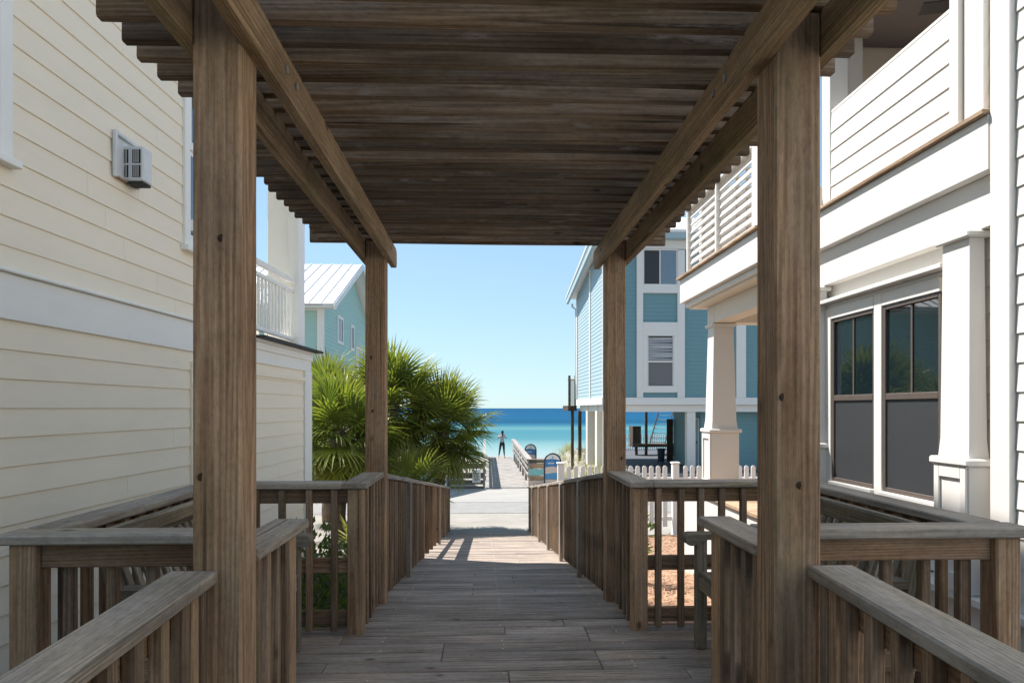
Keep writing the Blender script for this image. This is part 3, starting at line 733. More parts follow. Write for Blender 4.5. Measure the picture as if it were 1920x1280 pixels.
def column(parent, x0, x1, y0, y1, zb, zm, zt, ins, name='column', panel=True):
    c = bx(name, x0, x1, y0, y1, zb, zm - .03, 'whitetrim', parent, .006)
    bx('moulding', x0 - .03, x1 + .03, y0 - .03, y1 + .03, zm - .029, zm + .02, 'whitetrim', c, .012)
    a = .012; V = []
    for z, q in ((zm + .02, a), (zm + .14, a + ins * .28), (zt - .045, ins)):
        V += [(x0 + q, y0 + q, z), (x1 - q, y0 + q, z), (x1 - q, y1 - q, z), (x0 + q, y1 - q, z)]
    F = [[0, 3, 2, 1], [8, 9, 10, 11]]
    for k in (0, 4):
        for i in range(4): F.append([k + i, k + (i + 1) % 4, k + 4 + (i + 1) % 4, k + 4 + i])
    pm('shaft', V, F, 'whitetrim', c, ((x0 + x1) / 2, (y0 + y1) / 2, zm))
    bx('capital', x0 + ins - .035, x1 - ins + .035, y0 + ins - .035, y1 - ins + .035, zt - .044, zt - .003, 'whitetrim', c, .01)
    if panel:
        t = .055
        for a_, b_, c_, d_ in ((y0 + .004, y0 + t, zb, zm - .031), (y1 - t, y1 - .004, zb, zm - .031), (y0 + t, y1 - t, zm - .11, zm - .031), (y0 + t, y1 - t, zb, zb + .12)):
            bx('panel_trim', x0 - .016, x0 - .001, a_, b_, c_, d_, 'whitetrim', c)
    return c
column(h, 3.0, 3.155, 4.13, 4.44, -1.168, -.335, 1.113, .03)
column(h, 3.0, 3.155, 6.11, 6.42, -1.168, -.335, 1.113, .03)
# upper porch: parapet, posts, ceiling
siding(h, 3.15, -1, 4.49, 6.08, 1.84, 2.655, 'white', .163, split=False)
bx('parapet', 3.155, 3.3, 4.48, 6.09, 1.80, 2.655, 'white', h)
bx('parapet_cap', 3.14, 3.32, 4.485, 6.085, 2.675, 2.705, 'whitetrim', h)
bx('post', 3.13, 3.3, 6.09, 6.19, 1.80, 3.44, 'whitetrim', h); bx('post', 3.24, 3.5, 6.20, 6.45, 1.80, 3.44, 'whitetrim', h)
bx('post', 3.12, 3.3, 4.39, 4.479, 1.80, 3.55, 'whitetrim', h); bx('post', 3.15, 3.32, 4.20, 4.375, 1.80, 3.55, 'whitetrim', h)
siding(h, 3.2, -1, 3.97, 4.19, 1.80, 3.5, 'white', split=False)
bx('ceiling', 3.32, 6.0, 4.0, 6.4, 3.45, 3.55, 'ceil', h); bx('header', 3.51, 6.0, 6.42, 6.6, 3.12, 3.55, 'beige', h)
bx('header', 3.13, 3.31, 4.48, 6.6, 3.45, 3.55, 'whitetrim', h)
# projecting porch further on
bx('porch_band', 2.69, 6.2, 6.62, 9.35, 1.44, 1.765, 'whitetrim', h, .006); bx('ledge', 2.645, 6.2, 6.6, 9.39, 1.767, 1.797, 'tanwood', h)
bx('fascia', 2.75, 6.2, 6.63, 9.29, 1.375, 1.438, 'whitetrim', h); bx('soffit', 2.79, 6.15, 6.64, 9.25, 1.35, 1.374, 'beige', h)
bx('porch_beam', 2.98, 3.2, 6.64, 8.78, 1.115, 1.349, 'beige', h); bx('porch_beam', 2.98, 6.1, 8.79, 9.06, 1.115, 1.349, 'beige', h)
column(h, 2.93, 3.30, 8.76, 9.10, -1.055, -.29, 1.113, .055)
column(h, 5.6, 5.97, 8.76, 9.10, -1.055, -.29, 1.113, .055, panel=False)
bx('porch_deck', 2.70, 6.2, 6.6, 9.35, -1.10, -1.06, 'tanwood', h); bx('porch_skirt', 2.73, 6.15, 6.6, 9.3, -2.5, -1.102, 'whitetrim', h)
bx('post', 2.72, 2.90, 6.72, 6.88, 1.80, 2.78, 'whitetrim', h)
bx('post', 2.73, 2.79, 7.98, 8.03, 1.80, 2.66, 'whitetrim', h); bx('post', 2.73, 2.79, 9.13, 9.18, 1.80, 2.66, 'whitetrim', h)
for i in range(8):
    z = 1.875 + i * .103
    board('louver', (2.79, 6.885, z), (2.79, 7.978, z), .098, .022, 'white', h, (-.92, 0, .39)); board('louver', (2.79, 8.032, z), (2.79, 9.128, z), .098, .022, 'white', h, (-.92, 0, .39))
bx('wall', 2.95, 6.2, 9.22, 9.32, 1.80, 3.05, 'white', h); bx('wall', 5.9, 6.2, 6.64, 9.21, 1.80, 3.3, 'white', h); bx('top_rail', 2.72, 2.83, 6.885, 9.18, 2.665, 2.70, 'whitetrim', h)
for yy in (7.3, 7.6, 8.4, 8.75): bx('louver_stay', 2.83, 2.86, yy - .02, yy + .02, 1.80, 2.66, 'whitetrim', h)
v = bx('crawl_vent', 3.085, 3.099, 4.5, 4.85, -1.75, -1.45, 'acdark', h)
for i in range(6): board('louver', (3.086, 4.51, -1.72 + i * .048), (3.086, 4.84, -1.72 + i * .048), .03, .006, 'whitetrim', v, (-.7, 0, .7))
fan = thing('ceiling_fan', 'dark ceiling fan under the upper porch roof of the white house', 'ceiling fan', (4.05, 5.05, 3.1))
b = MB(); b.tube([(4.05, 5.05, 3.45), (4.05, 5.05, 3.22)], .016, 8); b.build('downrod', 'dark', fan, (4.05, 5.05, 3.45))
b = MB(); b.tube([(4.05, 5.05, 3.23), (4.05, 5.05, 3.2), (4.05, 5.05, 3.1), (4.05, 5.05, 3.06)], [.05, .12, .13, .06], 16); b.build('motor', 'dark', fan, (4.05, 5.05, 3.1))
b = MB(); b.tube([(4.05, 5.05, 3.06), (4.05, 5.05, 3.03), (4.05, 5.05, 2.97)], [.07, .075, .04], 12); b.build('light_bowl', 'blind', fan, (4.05, 5.05, 3.0))
for k in range(5):
    a = R(20 + 72 * k); d = Vector((math.cos(a), math.sin(a), 0)); c0 = Vector((4.05, 5.05, 3.13))
    board('blade', c0 + d * .16, c0 + d * .66, .13, .012, 'dark', fan, (d.y * .2, -d.x * .2, 1))

# ================================================================== BLUE HOUSE ON PILES
h = thing('blue_house', 'tall blue clapboard beach house raised on white piles', 'house', (8, 27, -2.25))
def prism(name, prof, x0, x1, mat, parent):
    n = len(prof); V = [(x0, y, z) for y, z in prof] + [(x1, y, z) for y, z in prof]
    F = [list(range(n))[::-1], list(range(n, 2 * n))] + [[i, (i + 1) % n, n + (i + 1) % n, n + i] for i in range(n)]
    return pm(name, V, F, mat, parent, (x0, prof[0][0], prof[0][1]))
prism('wall', [(24, .12), (31, .12), (31, 5.1), (24, 5.95)], 4.2, 14, 'blue', h)
b = MB(); z = .38
while z < 5.9: b.bar((4.2, 23.99, z + .07), (13.9, 23.99, z + .07), .158, .012, (0, -1, .08)); z += .145
tag(b.build('front_siding', 'blue', h, (9, 24, .4)), kind='stuff')
b = MB(); z = .38
while z < 5.85:
    ye = 31 if z < 4.95 else 24 + (5.88 - z) / .1214
    b.bar((4.19, 24.03, z + .07), (4.19, max(ye, 24.2), z + .07), .158, .012, (-1, 0, .08)); z += .145
tag(b.build('side_siding', 'paleblue', h, (4.2, 27, .4)), kind='stuff')  # paler blue puts the sunlight on this side into the colour
T = lambda n_, *a: bx(n_, *a, 'whitetrim', h, .006)
T('corner_board', 4.13, 4.42, 23.93, 24.03, .38, 5.9); T('corner_board', 4.14, 4.2, 26.95, 27.15, .38, 5.5); T('corner_board', 4.14, 4.2, 30.8, 31.05, .38, 5.0)
T('band_board', 4.1, 14, 23.88, 24.02, .12, .378); T('band_board', 4.12, 4.2, 24.03, 31.0, .12, .378)
T('trim_board', 5.344, 5.57, 23.90, 23.98, .38, 5.6); T('trim_board', 6.80, 7.06, 23.90, 23.98, .38, 5.6); T('trim_board', 5.571, 6.799, 23.90, 23.98, 4.07, 4.385); T('trim_board', 5.571, 6.799, 23.90, 23.98, 5.578, 5.62)
T('trim_board', 5.571, 6.799, 23.90, 23.98, 2.556, 3.04); T('trim_board', 5.571, 6.799, 23.90, 23.98, .555, .79); T('trim_board', 5.571, 5.72, 23.90, 23.98, .79, 2.555); T('trim_board', 6.665, 6.799, 23.90, 23.98, .79, 2.555)
T('trim_board', 8.91, 9.255, 23.90, 23.98, .38, 5.6); T('band_board', 4.421, 14, 23.92, 23.98, 5.63, 5.93)
T('soffit_beam', 4.3, 14, 24.03, 24.3, -.13, .118); T('soffit_beam', 4.3, 4.5, 24.31, 30.9, -.13, .118)
wd = bx('window', 5.575, 5.61, 23.92, 23.96, 4.39, 5.575, 'whitetrim', h)
bx('frame', 6.155, 6.195, 23.92, 23.96, 4.39, 5.575, 'whitetrim', wd); bx('frame', 6.76, 6.795, 23.92, 23.96, 4.39, 5.575, 'whitetrim', wd)
bx('pane', 5.61, 6.155, 23.94, 23.97, 4.39, 5.575, 'screen', wd, .001); bx('pane', 6.195, 6.76, 23.94, 23.97, 4.39, 5.575, 'glassb', wd, .001)
wd = bx('window', 5.724, 6.661, 23.915, 23.95, 1.62, 1.68, 'whitetrim', h)
bx('frame', 5.724, 5.76, 23.915, 23.95, .794, 1.618, 'whitetrim', wd); bx('frame', 6.625, 6.661, 23.915, 23.95, .794, 1.618, 'whitetrim', wd)
bx('frame', 5.724, 5.76, 23.915, 23.95, 1.682, 2.55, 'whitetrim', wd); bx('frame', 6.625, 6.661, 23.915, 23.95, 1.682, 2.55, 'whitetrim', wd)
bx('pane', 5.76, 6.625, 23.94, 23.975, .80, 1.618, 'shade', wd, .001)
for i in range(13): board('blind_slat', (5.765, 23.955, 1.73 + i * .062), (6.62, 23.955, 1.73 + i * .062 + .03 * math.sin(i * 1.3)), .05, .012, 'curtain', wd, (0, -1, .5))
bx('pane', 5.76, 6.625, 23.97, 23.978, 1.682, 2.55, 'screen', wd, .001)
prism('eave_fascia', [(23.55, 5.93), (24.1, 5.93), (24.1, 6.14), (23.55, 6.14)], 3.75, 14.2, 'paleblue', h)
prism('rake_board', [(23.56, 5.74), (23.56, 5.93), (31.5, 5.02), (31.5, 4.80)], 3.75, 3.85, 'paleblue', h)
prism('roof', [(23.5, 6.141), (31.6, 5.06), (31.6, 5.12), (23.5, 6.22)], 3.72, 14.2, 'metal', h)
prism('roof', [(24.3, 6.23), (29, 6.23), (27.0, 7.6)], 6.4, 14.2, 'metal', h)
b = MB(); b.tube([(4.0, 31.3, 4.8), (4.0, 31.3, 4.66), (4.14, 31.1, 4.5), (4.14, 31.1, .4)], .045, 8); b.build('downspout', 'whitetrim', h, (4.1, 31.2, 4.5))
for y in (24.15, 25.9, 28.3): bx('pile', 4.25, 4.66, y, y + .42, -2.35, .119, 'beige', h, .006)  # white piles in beige: shade beneath the house put into the colour
for x in (7.2, 10.2, 13.0): T('pile', x, x + .3, 24.1, 24.4, -2.35, .119)
bx('storage_room', 7.80, 12.5, 24.5, 28.0, -2.24, .119, 'paleblue', h)
b = MB(); z = -2.2
while z < 0: b.bar((7.79, 24.5, z + .07), (7.79, 28.0, z + .07), .155, .012, (-1, 0, .08)); b.bar((7.8, 24.49, z + .07), (12.5, 24.49, z + .07), .155, .012, (0, -1, .08)); z += .145
tag(b.build('storage_siding', 'blue', h, (9, 25, -1)), kind='stuff')
d_ = bx('door', 7.755, 7.775, 24.62, 25.35, -2.2, -.42, 'paleblue', h); bx('frame', 7.745, 7.775, 25.351, 25.42, -2.22, -.36, 'whitetrim', d_); bx('frame', 7.745, 7.775, 24.55, 24.619, -2.22, -.36, 'whitetrim', d_); bx('frame', 7.745, 7.775, 24.62, 25.35, -.419, -.36, 'whitetrim', d_); bx('handle', 7.72, 7.754, 24.7, 24.73, -1.3, -1.2, 'dark', d_)
bx('storage_door', 7.52, 7.78, 28.01, 28.07, -2.2, -.45, 'darkwood', h)
# stair and landing of brown timber behind the piles
sx0, sx1 = 8.0, 8.75
for x in (sx0, sx1): board('stringer', (x, 33.0, -1.75), (x + 1.15, 35.4, .15), .24, .05, 'darkwood', h, (1, 0, 0))
for i in range(9):
    t = (i + .5) / 9; y = 33 + 2.4 * t; z = -1.75 + 1.9 * t; bx('tread', sx0 + .03 + 1.15 * t, sx1 - .03 + 1.15 * t, y - .13, y + .13, z - .02, z + .02, 'paleblue', h)
bx('landing', 7.0, 9.0, 32.2, 33.0, -1.85, -1.70, 'darkwood', h); bx('landing_rail', 7.0, 7.07, 32.2, 33.0, -1.68, -.85, 'darkwood', h); bx('landing_rail', 7.08, 7.4, 32.2, 32.26, -1.68, -.85, 'darkwood', h)
for x in (7.15, 7.62, 8.9): bx('stair_post', x, x + .12, 32.3, 32.42, -2.3, -.02 if x == 7.62 else -1.851, 'darkwood', h)
# rear sea-view balcony
bx('balcony_deck', 3.78, 4.18, 31.1, 33.2, -.12, .12, 'darkwood', h)
for x in (3.80, 4.08): bx('balcony_post', x, x + .1, 31.12, 31.22, .12, 1.5, 'darkwood', h)
for i in range(5): bx('baluster', 3.91 + i * .034, 3.925 + i * .034, 31.15, 31.18, .13, 1.28, 'rail', h)
bx('balcony_rail', 3.78, 4.18, 31.12, 31.2, 1.281, 1.33, 'rail', h)
bx('balcony_post', 3.95, 4.08, 31.3, 31.43, -3.4, -.121, 'darkwood', h); bx('balcony_post', 4.45, 4.6, 32.5, 32.65, -3.4, -.121, 'darkwood', h)
t = thing('rubbish_bin', 'dark wheeled bin standing under the blue house beside the stair', 'bin', (7.05, 26.6, -2.24))
b = MB(); b.tube([(7.17, 27.6, -2.18), (7.17, 27.6, -1.7), (7.17, 27.6, -1.67)], [.13, .16, .17], 8); b.build('body', 'navy', t, (7.17, 27.6, -2.2)); bx('lid', 7.0, 7.33, 27.43, 27.77, -1.67, -1.63, 'navy', t)
for x in (7.06, 7.24):
    b = MB(); b.tube([(x, 27.76, -2.18), (x + .04, 27.76, -2.18)], .06, 10); b.build('wheel', 'dark', t, (x, 27.76, -2.18))

# ================================================================== MINT HOUSE (far left)
h = thing('mint_house', 'mint green gabled house with a white metal roof beyond the palms', 'house', (-9, 28, -2.5))
GX = -5.66
V = []
prof = [(24, -3.0), (33.8, -3.0), (33.8, 3.66), (28.9, 5.85), (24, 3.66)]
prism('wall', prof, -16, GX, 'mint', h)
b = MB(); z = -2.5
while z < 5.7:
    if z < 3.55: ya, yb = 24.03, 33.75
    else: k_ = (z + .14 - 3.66) / 2.19 * 4.9; ya, yb = 24 + k_, 33.8 - k_
    if yb - ya > .3: b.bar((GX + .008, ya, z + .07), (GX + .008, yb, z + .07), .158, .012, (1, 0, .08))
    if z < 3.4: b.bar((-15.9, 23.99, z + .07), (GX - .02, 23.99, z + .07), .158, .012, (0, -1, .08))
    z += .15
tag(b.build('siding', 'mint', h, (GX, 28, 0)), kind='stuff')
bx('corner_board', GX - .18, GX + .03, 23.95, 24.15, -2.8, 3.62, 'whitetrim', h); bx('frieze_board', -16, GX - .181, 23.95, 23.985, 3.40, 3.62, 'whitetrim', h)
def slope(name, y0, z0, y1, z1, x0, x1, t, mat):
    d = Vector((0, y1 - y0, z1 - z0)).normalized(); n_ = Vector((0, -d.z, d.y)) * (1 if d.y > 0 else -1)
    prism(name, [(y0, z0), (y1, z1), (y1 + n_.y * t, z1 + n_.z * t), (y0 + n_.y * t, z0 + n_.z * t)], x0, x1, mat, h)
slope('roof', 23.45, 3.52, 28.9, 5.97, -16.3, GX + .55, .05, 'metal'); slope('roof', 34.3, 3.52, 28.9, 5.97, -16.3, GX + .55, .05, 'metal')
b = MB()
x = GX + .5
while x > -16: b.bar((x, 23.46, 3.59), (x, 28.88, 6.04), .03, .05, (0, -.41, .91)); x -= .42
b.build('roof_seam', 'acmetal', h, (-10, 26, 4.8))['kind'] = 'stuff'
slope('rake_board', 23.45, 3.36, 28.9, 5.81, GX + .50, GX + .56, .15, 'whitetrim'); slope('rake_board', 34.3, 3.36, 28.9, 5.81, GX + .50, GX + .56, .15, 'whitetrim')
bx('soffit', -16.2, GX + .5, 23.46, 24.0, 3.44, 3.50, 'whitetrim', h)
for (a, c_, z0, z1) in ((26.35, 27.2, 2.6, 3.45), (28.95, 29.45, 2.55, 3.4), (30.1, 31.9, .4, 2.6)):
    f = bx('window', GX + .005, GX + .05, a - .12, a, z0 - .12, z1 + .12, 'whitetrim', h)
    bx('frame', GX + .005, GX + .05, c_, c_ + .12, z0 - .12, z1 + .12, 'whitetrim', f); bx('frame', GX + .005, GX + .05, a + .001, c_ - .001, z1, z1 + .12, 'whitetrim', f); bx('frame', GX + .005, GX + .05, a + .001, c_ - .001, z0 - .12, z0, 'whitetrim', f)
    bx('pane', GX + .01, GX + .025, a, c_, z0, z1, 'glassb', f, .001); bx('frame', GX + .026, GX + .04, (a + c_) / 2 - .02, (a + c_) / 2 + .02, z0, z1, 'whitetrim', f)

# ================================================================== PICKET FENCES
def picket(parent, x, y, z0, z1, w_=.088, t=.022):
    key = ('pk', round(z1 - z0, 3), w_)
    if key not in CACHE:
        H = z1 - z0; r = w_ / 2
        pts = [(-r, 0), (r, 0), (r, H - r)] + [(r * math.cos(R(a)), H - r + r * math.sin(R(a))) for a in (36, 72, 108, 144)] + [(-r, H - r)]
        n_ = len(pts); V = [(px, -t / 2, pz) for px, pz in pts] + [(px, t / 2, pz) for px, pz in pts]
        F = [list(range(n_)), list(range(n_, 2 * n_))[::-1]] + [[i, i + n_, (i + 1) % n_ + n_, (i + 1) % n_] for i in range(n_)]
        me = bpy.data.meshes.new('picket'); me.from_pydata(V, [], F); me.materials.append(M['fencewhite']); CACHE[key] = me
    return place(bpy.data.objects.new('picket', CACHE[key]), parent, Matrix.Translation((x, y, z0)))
f = thing('picket_fence', 'white picket fence with rounded tops beyond the pine straw bed', 'fence', (4, 13.5, -2.5))
FY = 13.5
for x in (1.50, 3.80, 6.1, 8.4): 
    bx('post', x - .065, x + .065, FY - .03, FY + .10, -2.75, -1.11, 'fencewhite', f, .01); bx('post_cap', x - .08, x + .08, FY - .045, FY + .115, -1.109, -1.075, 'fencewhite', f, .012)
for z in (-2.2, -1.42): bx('rail', 1.57, 8.3, FY + .012, FY + .05, z - .04, z + .04, 'fencewhite', f)
x = 1.66
while x < 8.3:
    if min(abs(x - p) for p in (1.5, 3.8, 6.1, 8.4)) > .1: picket(f, x, FY, -2.36, -1.145)
    x += .1375
f = thing('picket_fence', 'low white fence at the beach side behind the blue house stair', 'fence', (8, 36.5, -2.4))
for z in (-2.0, -1.55): bx('rail', 5.9, 10.2, 36.52, 36.56, z - .03, z + .03, 'fencewhite', f)
for i in range(36): picket(f, 6.0 + i * .12, 36.5, -2.3, -1.4, .06)
f = thing('picket_fence', 'low white stake fence under the palms beside the boardwalk', 'fence', (-2.6, 25.2, -3.1))
for z in (-2.9, -2.45): bx('rail', -4.6, -1.75, 25.22, 25.26, z - .03, z + .03, 'fencewhite', f)
for i in range(17): picket(f, -4.5 + i * .165, 25.2, -3.12, -2.2 - .05 * (i % 3), .07)
t = thing('bollard', 'slim pale post standing beside the old wooden gate of the boardwalk', 'bollard', (-1.45, 24.4, -3.05))
b = MB(); b.tube([(-1.45, 24.4, -3.1), (-1.45, 24.4, -2.02), (-1.45, 24.4, -1.98)], [.055, .055, .03], 10); b.build('post', 'fencewhite', t, (-1.45, 24.4, -3.1))

# ================================================================== BEACH BOARDWALK
def bz(y): return -3.06 - .0025 * (y - 26)
b = MB(); y = 26.45
while y < 44:
    b.box(.02, 1.68, y, y + .138, bz(y) - .04, bz(y) + random.uniform(-.003, .003)); y += .144
bw = tag(b.build('beach_boardwalk', 'sunwood'), kind='structure')
b = MB(); b.box(.1, .2, 26.5, 44, -3.6, -3.15); b.box(1.5, 1.6, 26.5, 44, -3.6, -3.15); b.build('bearer', 'oldwood', bw, (.8, 35, -3.4))
def brail(lab, x, s, y0, y1, xe, boards):
    r = thing('railing', lab, 'railing', (x, y0, -3.06), 'railings of the beach boardwalk')
    board('cap_rail', (x, y0, bz(y0) + 1.0), (x, y1, bz(y1) + 1.12), .24 if s > 0 else .16, .04, 'sunwood', r)
    for dz in (.88, .62, .36): board('rail', (x - s * .06, y0, bz(y0) + dz), (x - s * .06, y1, bz(y1) + dz + .1), .14 if dz > .8 else (.10 if s > 0 else .19), .034, 'sunwood', r, (1, 0, 0))
    y = y0
    while y <= y1 + .1: bx('post', x - .045, x + .045, y - .045, y + .045, bz(y) - .3, bz(y) + .975, 'sunwood', r); y += 2.4
    # return across the end, facing the road
    xa, xb = sorted((x, xe))
    bx('cap_rail', xa - .05, xb, y0 - .14, y0 + .10, -2.09, -2.05, 'oldwood', r)
    for (z0, z1, m_) in boards: bx('board', xa - .02, xb - .02, y0 - .1, y0 - .06, z0, z1, m_, r)
    bx('post', xe - .06, xe + .04, y0 - .055, y0 + .04, -3.3, -2.095, 'oldwood', r)
    return r
brail('white sunlit boardwalk railing ending in a teal and tan board panel', 1.78, 1, 27.5, 43.5, 2.95, [(-2.2, -2.1, 'oldwood'), (-2.42, -2.22, 'tanwood'), (-2.70, -2.44, 'tealboard'), (-2.90, -2.72, 'tanwood'), (-3.08, -2.92, 'signs')])
brail('grey weathered boardwalk railing with an end of rough boards near the palms', -.05, -1, 26.4, 43.5, -1.4, [(-2.32, -2.12, 'oldwood'), (-2.70, -2.48, 'oldwood'), (-2.93, -2.76, 'oldwood'), (-3.1, -3.0, 'oldwood')])
# arch topped signs
def arch_sign(lab, x, y, zb, w_, H):
    t = thing('beach_sign', lab, 'sign', (x, y, zb), 'arch topped beach signs')
    r = w_ / 2 - .03; zc = zb + H - w_ / 2
    b = MB(); pts = [(x - r, y, zb)] + [(x + r * math.cos(R(a)), y, zc + r * math.sin(R(a))) for a in range(180, -1, -15)] + [(x + r, y, zb)]
    b.tube(pts, .032, 8); b.build('frame', 'navy', t, (x, y, zb), True)
    def outline(z): return r - .02 if z <= zc else math.sqrt(max(.0004, (r - .02) ** 2 - (z - zc) ** 2))
    top = zc + r - .03; lo = zb + .30 * H
    bands = [(lo, lo + .24 * (top - lo), 'signb2'), (lo + .24 * (top - lo), lo + .50 * (top - lo), 'signs'), (lo + .50 * (top - lo), lo + .80 * (top - lo), 'signb'), (lo + .80 * (top - lo), top, 'signw')]
    for bi, (z0, z1, m_) in enumerate(bands):
        n_ = 13; k = 7; V = []; F = []
        for side in (-.012, .012):
            for q in range(k):
                for i in range(n_):
                    u = -1 + 2 * i / (n_ - 1)
                    wob = lambda zz, on: zz + (.022 * math.sin(u * 2.6 + bi) if on else 0)
                    za, zz = wob(z0, bi > 0), wob(z1, bi < 3)
                    z = za + (zz - za) * q / (k - 1)
                    V.append((x + u * outline(z), y + side, z))
        for s_ in range(2):
            for q in range(k - 1):
                for i in range(n_ - 1):
                    a = s_ * k * n_ + q * n_ + i; f_ = [a, a + 1, a + n_ + 1, a + n_]; F.append(f_ if s_ == 0 else f_[::-1])
        pm('panel', V, F, m_, t, (x, y, z0))
    b = MB(); z = lo + .65 * (top - lo)
    for q in range(7): b.box(x - .18 + q * .034, x - .158 + q * .034, y - .017, y - .0135, z - .03, z + .03, .001)
    b.build('lettering', 'signw', t, (x, y, z))
    b = MB(); b.box(x - .03, x + .03, y - .017, y - .0135, top - .13, top - .09, .001); b.build('emblem', 'signb', t, (x, y, top - .1))
arch_sign('blue wave beach sign with an arched top beside the picket fence', 2.56, 25.9, -3.12, .68, 1.42)
arch_sign('partly hidden dark blue arch sign behind the white boardwalk railing', 2.22, 33.5, -3.2, .60, 1.45)
# notice board on the left end
t = thing('notice_sign', 'small white notice with black lettering on the old wooden boards', 'sign', (-.33, 26.2, -2.8))
bx('plate', -.50, -.18, 26.26, 26.275, -2.86, -2.36, 'signw', t); b = MB()
for q, (ww, zz) in enumerate(((.08, -2.42), (.22, -2.49), (.2, -2.54), (.24, -2.60), (.2, -2.66), (.23, -2.71), (.16, -2.77))): b.box(-.34 - ww / 2, -.34 + ww / 2, 26.253, 26.2585, zz - .013, zz + .013, .001)
b.build('lettering', 'text', t, (-.33, 26.25, -2.6)); bx('bracket', -.36, -.32, 26.276, 26.30, -2.9, -2.3, 'oldwood', t)

# ================================================================== PERSON
def person():
    t = thing('person', 'person in grey top and black leggings standing at the boardwalk end', 'person', (1.05, 42.6, bz(42.6)))
    x0, y0, z0 = 1.05, 42.6, bz(42.6)
    J = {'pel': (0, 0, .93, .125), 'waist': (0, .005, 1.08, .105), 'chest': (0, .0, 1.28, .125), 'neckb': (0, .01, 1.42, .065), 'neck': (.01, .01, 1.49, .05), 'head': (.015, .02, 1.57, .085), 'headt': (.015, .02, 1.66, .075),
         'hl': (-.09, 0, .86, .095), 'kl': (-.15, .02, .50, .062), 'al': (-.21, 0, .10, .038), 'fl': (-.22, -.10, .035, .035), 'tl': (-.23, -.16, .03, .028),
         'hr': (.09, 0, .86, .095), 'kr': (.11, .02, .50, .062), 'ar': (.14, 0, .10, .038), 'fr': (.15, -.10, .035, .035), 'tr': (.17, -.16, .03, .028),
         'sl': (-.17, 0, 1.36, .058), 'el': (-.30, .06, 1.18, .045), 'wl': (-.16, .20, 1.42, .03), 'pl': (-.10, .23, 1.47, .032),
         'sr': (.17, 0, 1.36, .058), 'er': (.27, .08, 1.20, .045), 'wr': (.15, .22, 1.42, .03), 'pr': (.11, .24, 1.47, .032)}
    E_ = [('pel', 'waist'), ('waist', 'chest'), ('chest', 'neckb'), ('neckb', 'neck'), ('neck', 'head'), ('head', 'headt'), ('pel', 'hl'), ('hl', 'kl'), ('kl', 'al'), ('al', 'fl'), ('fl', 'tl'), ('pel', 'hr'), ('hr', 'kr'), ('kr', 'ar'), ('ar', 'fr'), ('fr', 'tr'),
          ('chest', 'sl'), ('sl', 'el'), ('el', 'wl'), ('wl', 'pl'), ('chest', 'sr'), ('sr', 'er'), ('er', 'wr'), ('wr', 'pr')]
    for sd, sg in (('l', 1), ('r', -1)):
        px, py, pz, _ = J['p' + sd]
        for k in range(4):
            ln = (.06, .075, .08, .07)[k]
            J[f'f{k}a' + sd] = (px + sg * .012, py + .01 + .017 * (k - 1.5), pz + .045, .0085); J[f'f{k}b' + sd] = (px + sg * .035, py + .012 + .018 * (k - 1.5), pz + .045 + ln * .7, .0075)
            E_ += [('p' + sd, f'f{k}a' + sd), (f'f{k}a' + sd, f'f{k}b' + sd)]
        J['tha' + sd] = (px + sg * .03, py - .025, pz + .01, .01); J['thb' + sd] = (px + sg * .055, py - .03, pz + .04, .008); E_ += [('p' + sd, 'tha' + sd), ('tha' + sd, 'thb' + sd)]
    ks = list(J); me = bpy.data.meshes.new('person_body'); me.from_pydata([J[k][:3] for k in ks], [(ks.index(a), ks.index(b_)) for a, b_ in E_], [])
    o = bpy.data.objects.new('body', me); C.objects.link(o)
    md = o.modifiers.new('skin', 'SKIN'); sv = me.skin_vertices[0].data
    for i, k in enumerate(ks): sv[i].radius = (J[k][3],) * 2; sv[i].use_root = (k == 'pel')
    o.modifiers.new('sub', 'SUBSURF').levels = 1
    dg = bpy.context.evaluated_depsgraph_get(); nm = bpy.data.meshes.new_from_object(o.evaluated_get(dg)); bpy.data.objects.remove(o)
    nm.materials.clear()
    for k in ('skin', 'leggings', 'top'): nm.materials.append(M[k])
    for p in nm.polygons:
        c = p.center; arm = abs(c.x) > .2 and c.z > .95
        p.material_index = 1 if .22 < c.z < .99 and not arm else 2 if .99 <= c.z < 1.42 and abs(c.x) < .20 and c.y < .14 else 0
        p.use_smooth = True
    o = bpy.data.objects.new('body', nm); place(o, t, Matrix.Translation((x0, y0, z0)))
    b = MB(); b.tube([(.015, -.01, 1.72), (.015, -.015, 1.70), (.015, -.03, 1.62), (.015, -.05, 1.52), (.015, -.075, 1.40), (.015, -.08, 1.30)], [.03, .075, .085, .06, .035, .012], 10)
    b.V = [(v[0] + x0, v[1] + y0, v[2] + z0) for v in b.V]; b.build('hair', 'hair', t, (x0, y0, z0 + 1.6), True)
    for sx in (-.012, .042):
        b = MB(); b.tube([(x0 + sx, y0 + .098, z0 + 1.60), (x0 + sx, y0 + .106, z0 + 1.60)], .01, 6); b.build('eye', 'hair', t, (x0 + sx, y0 + .1, z0 + 1.6))
person()

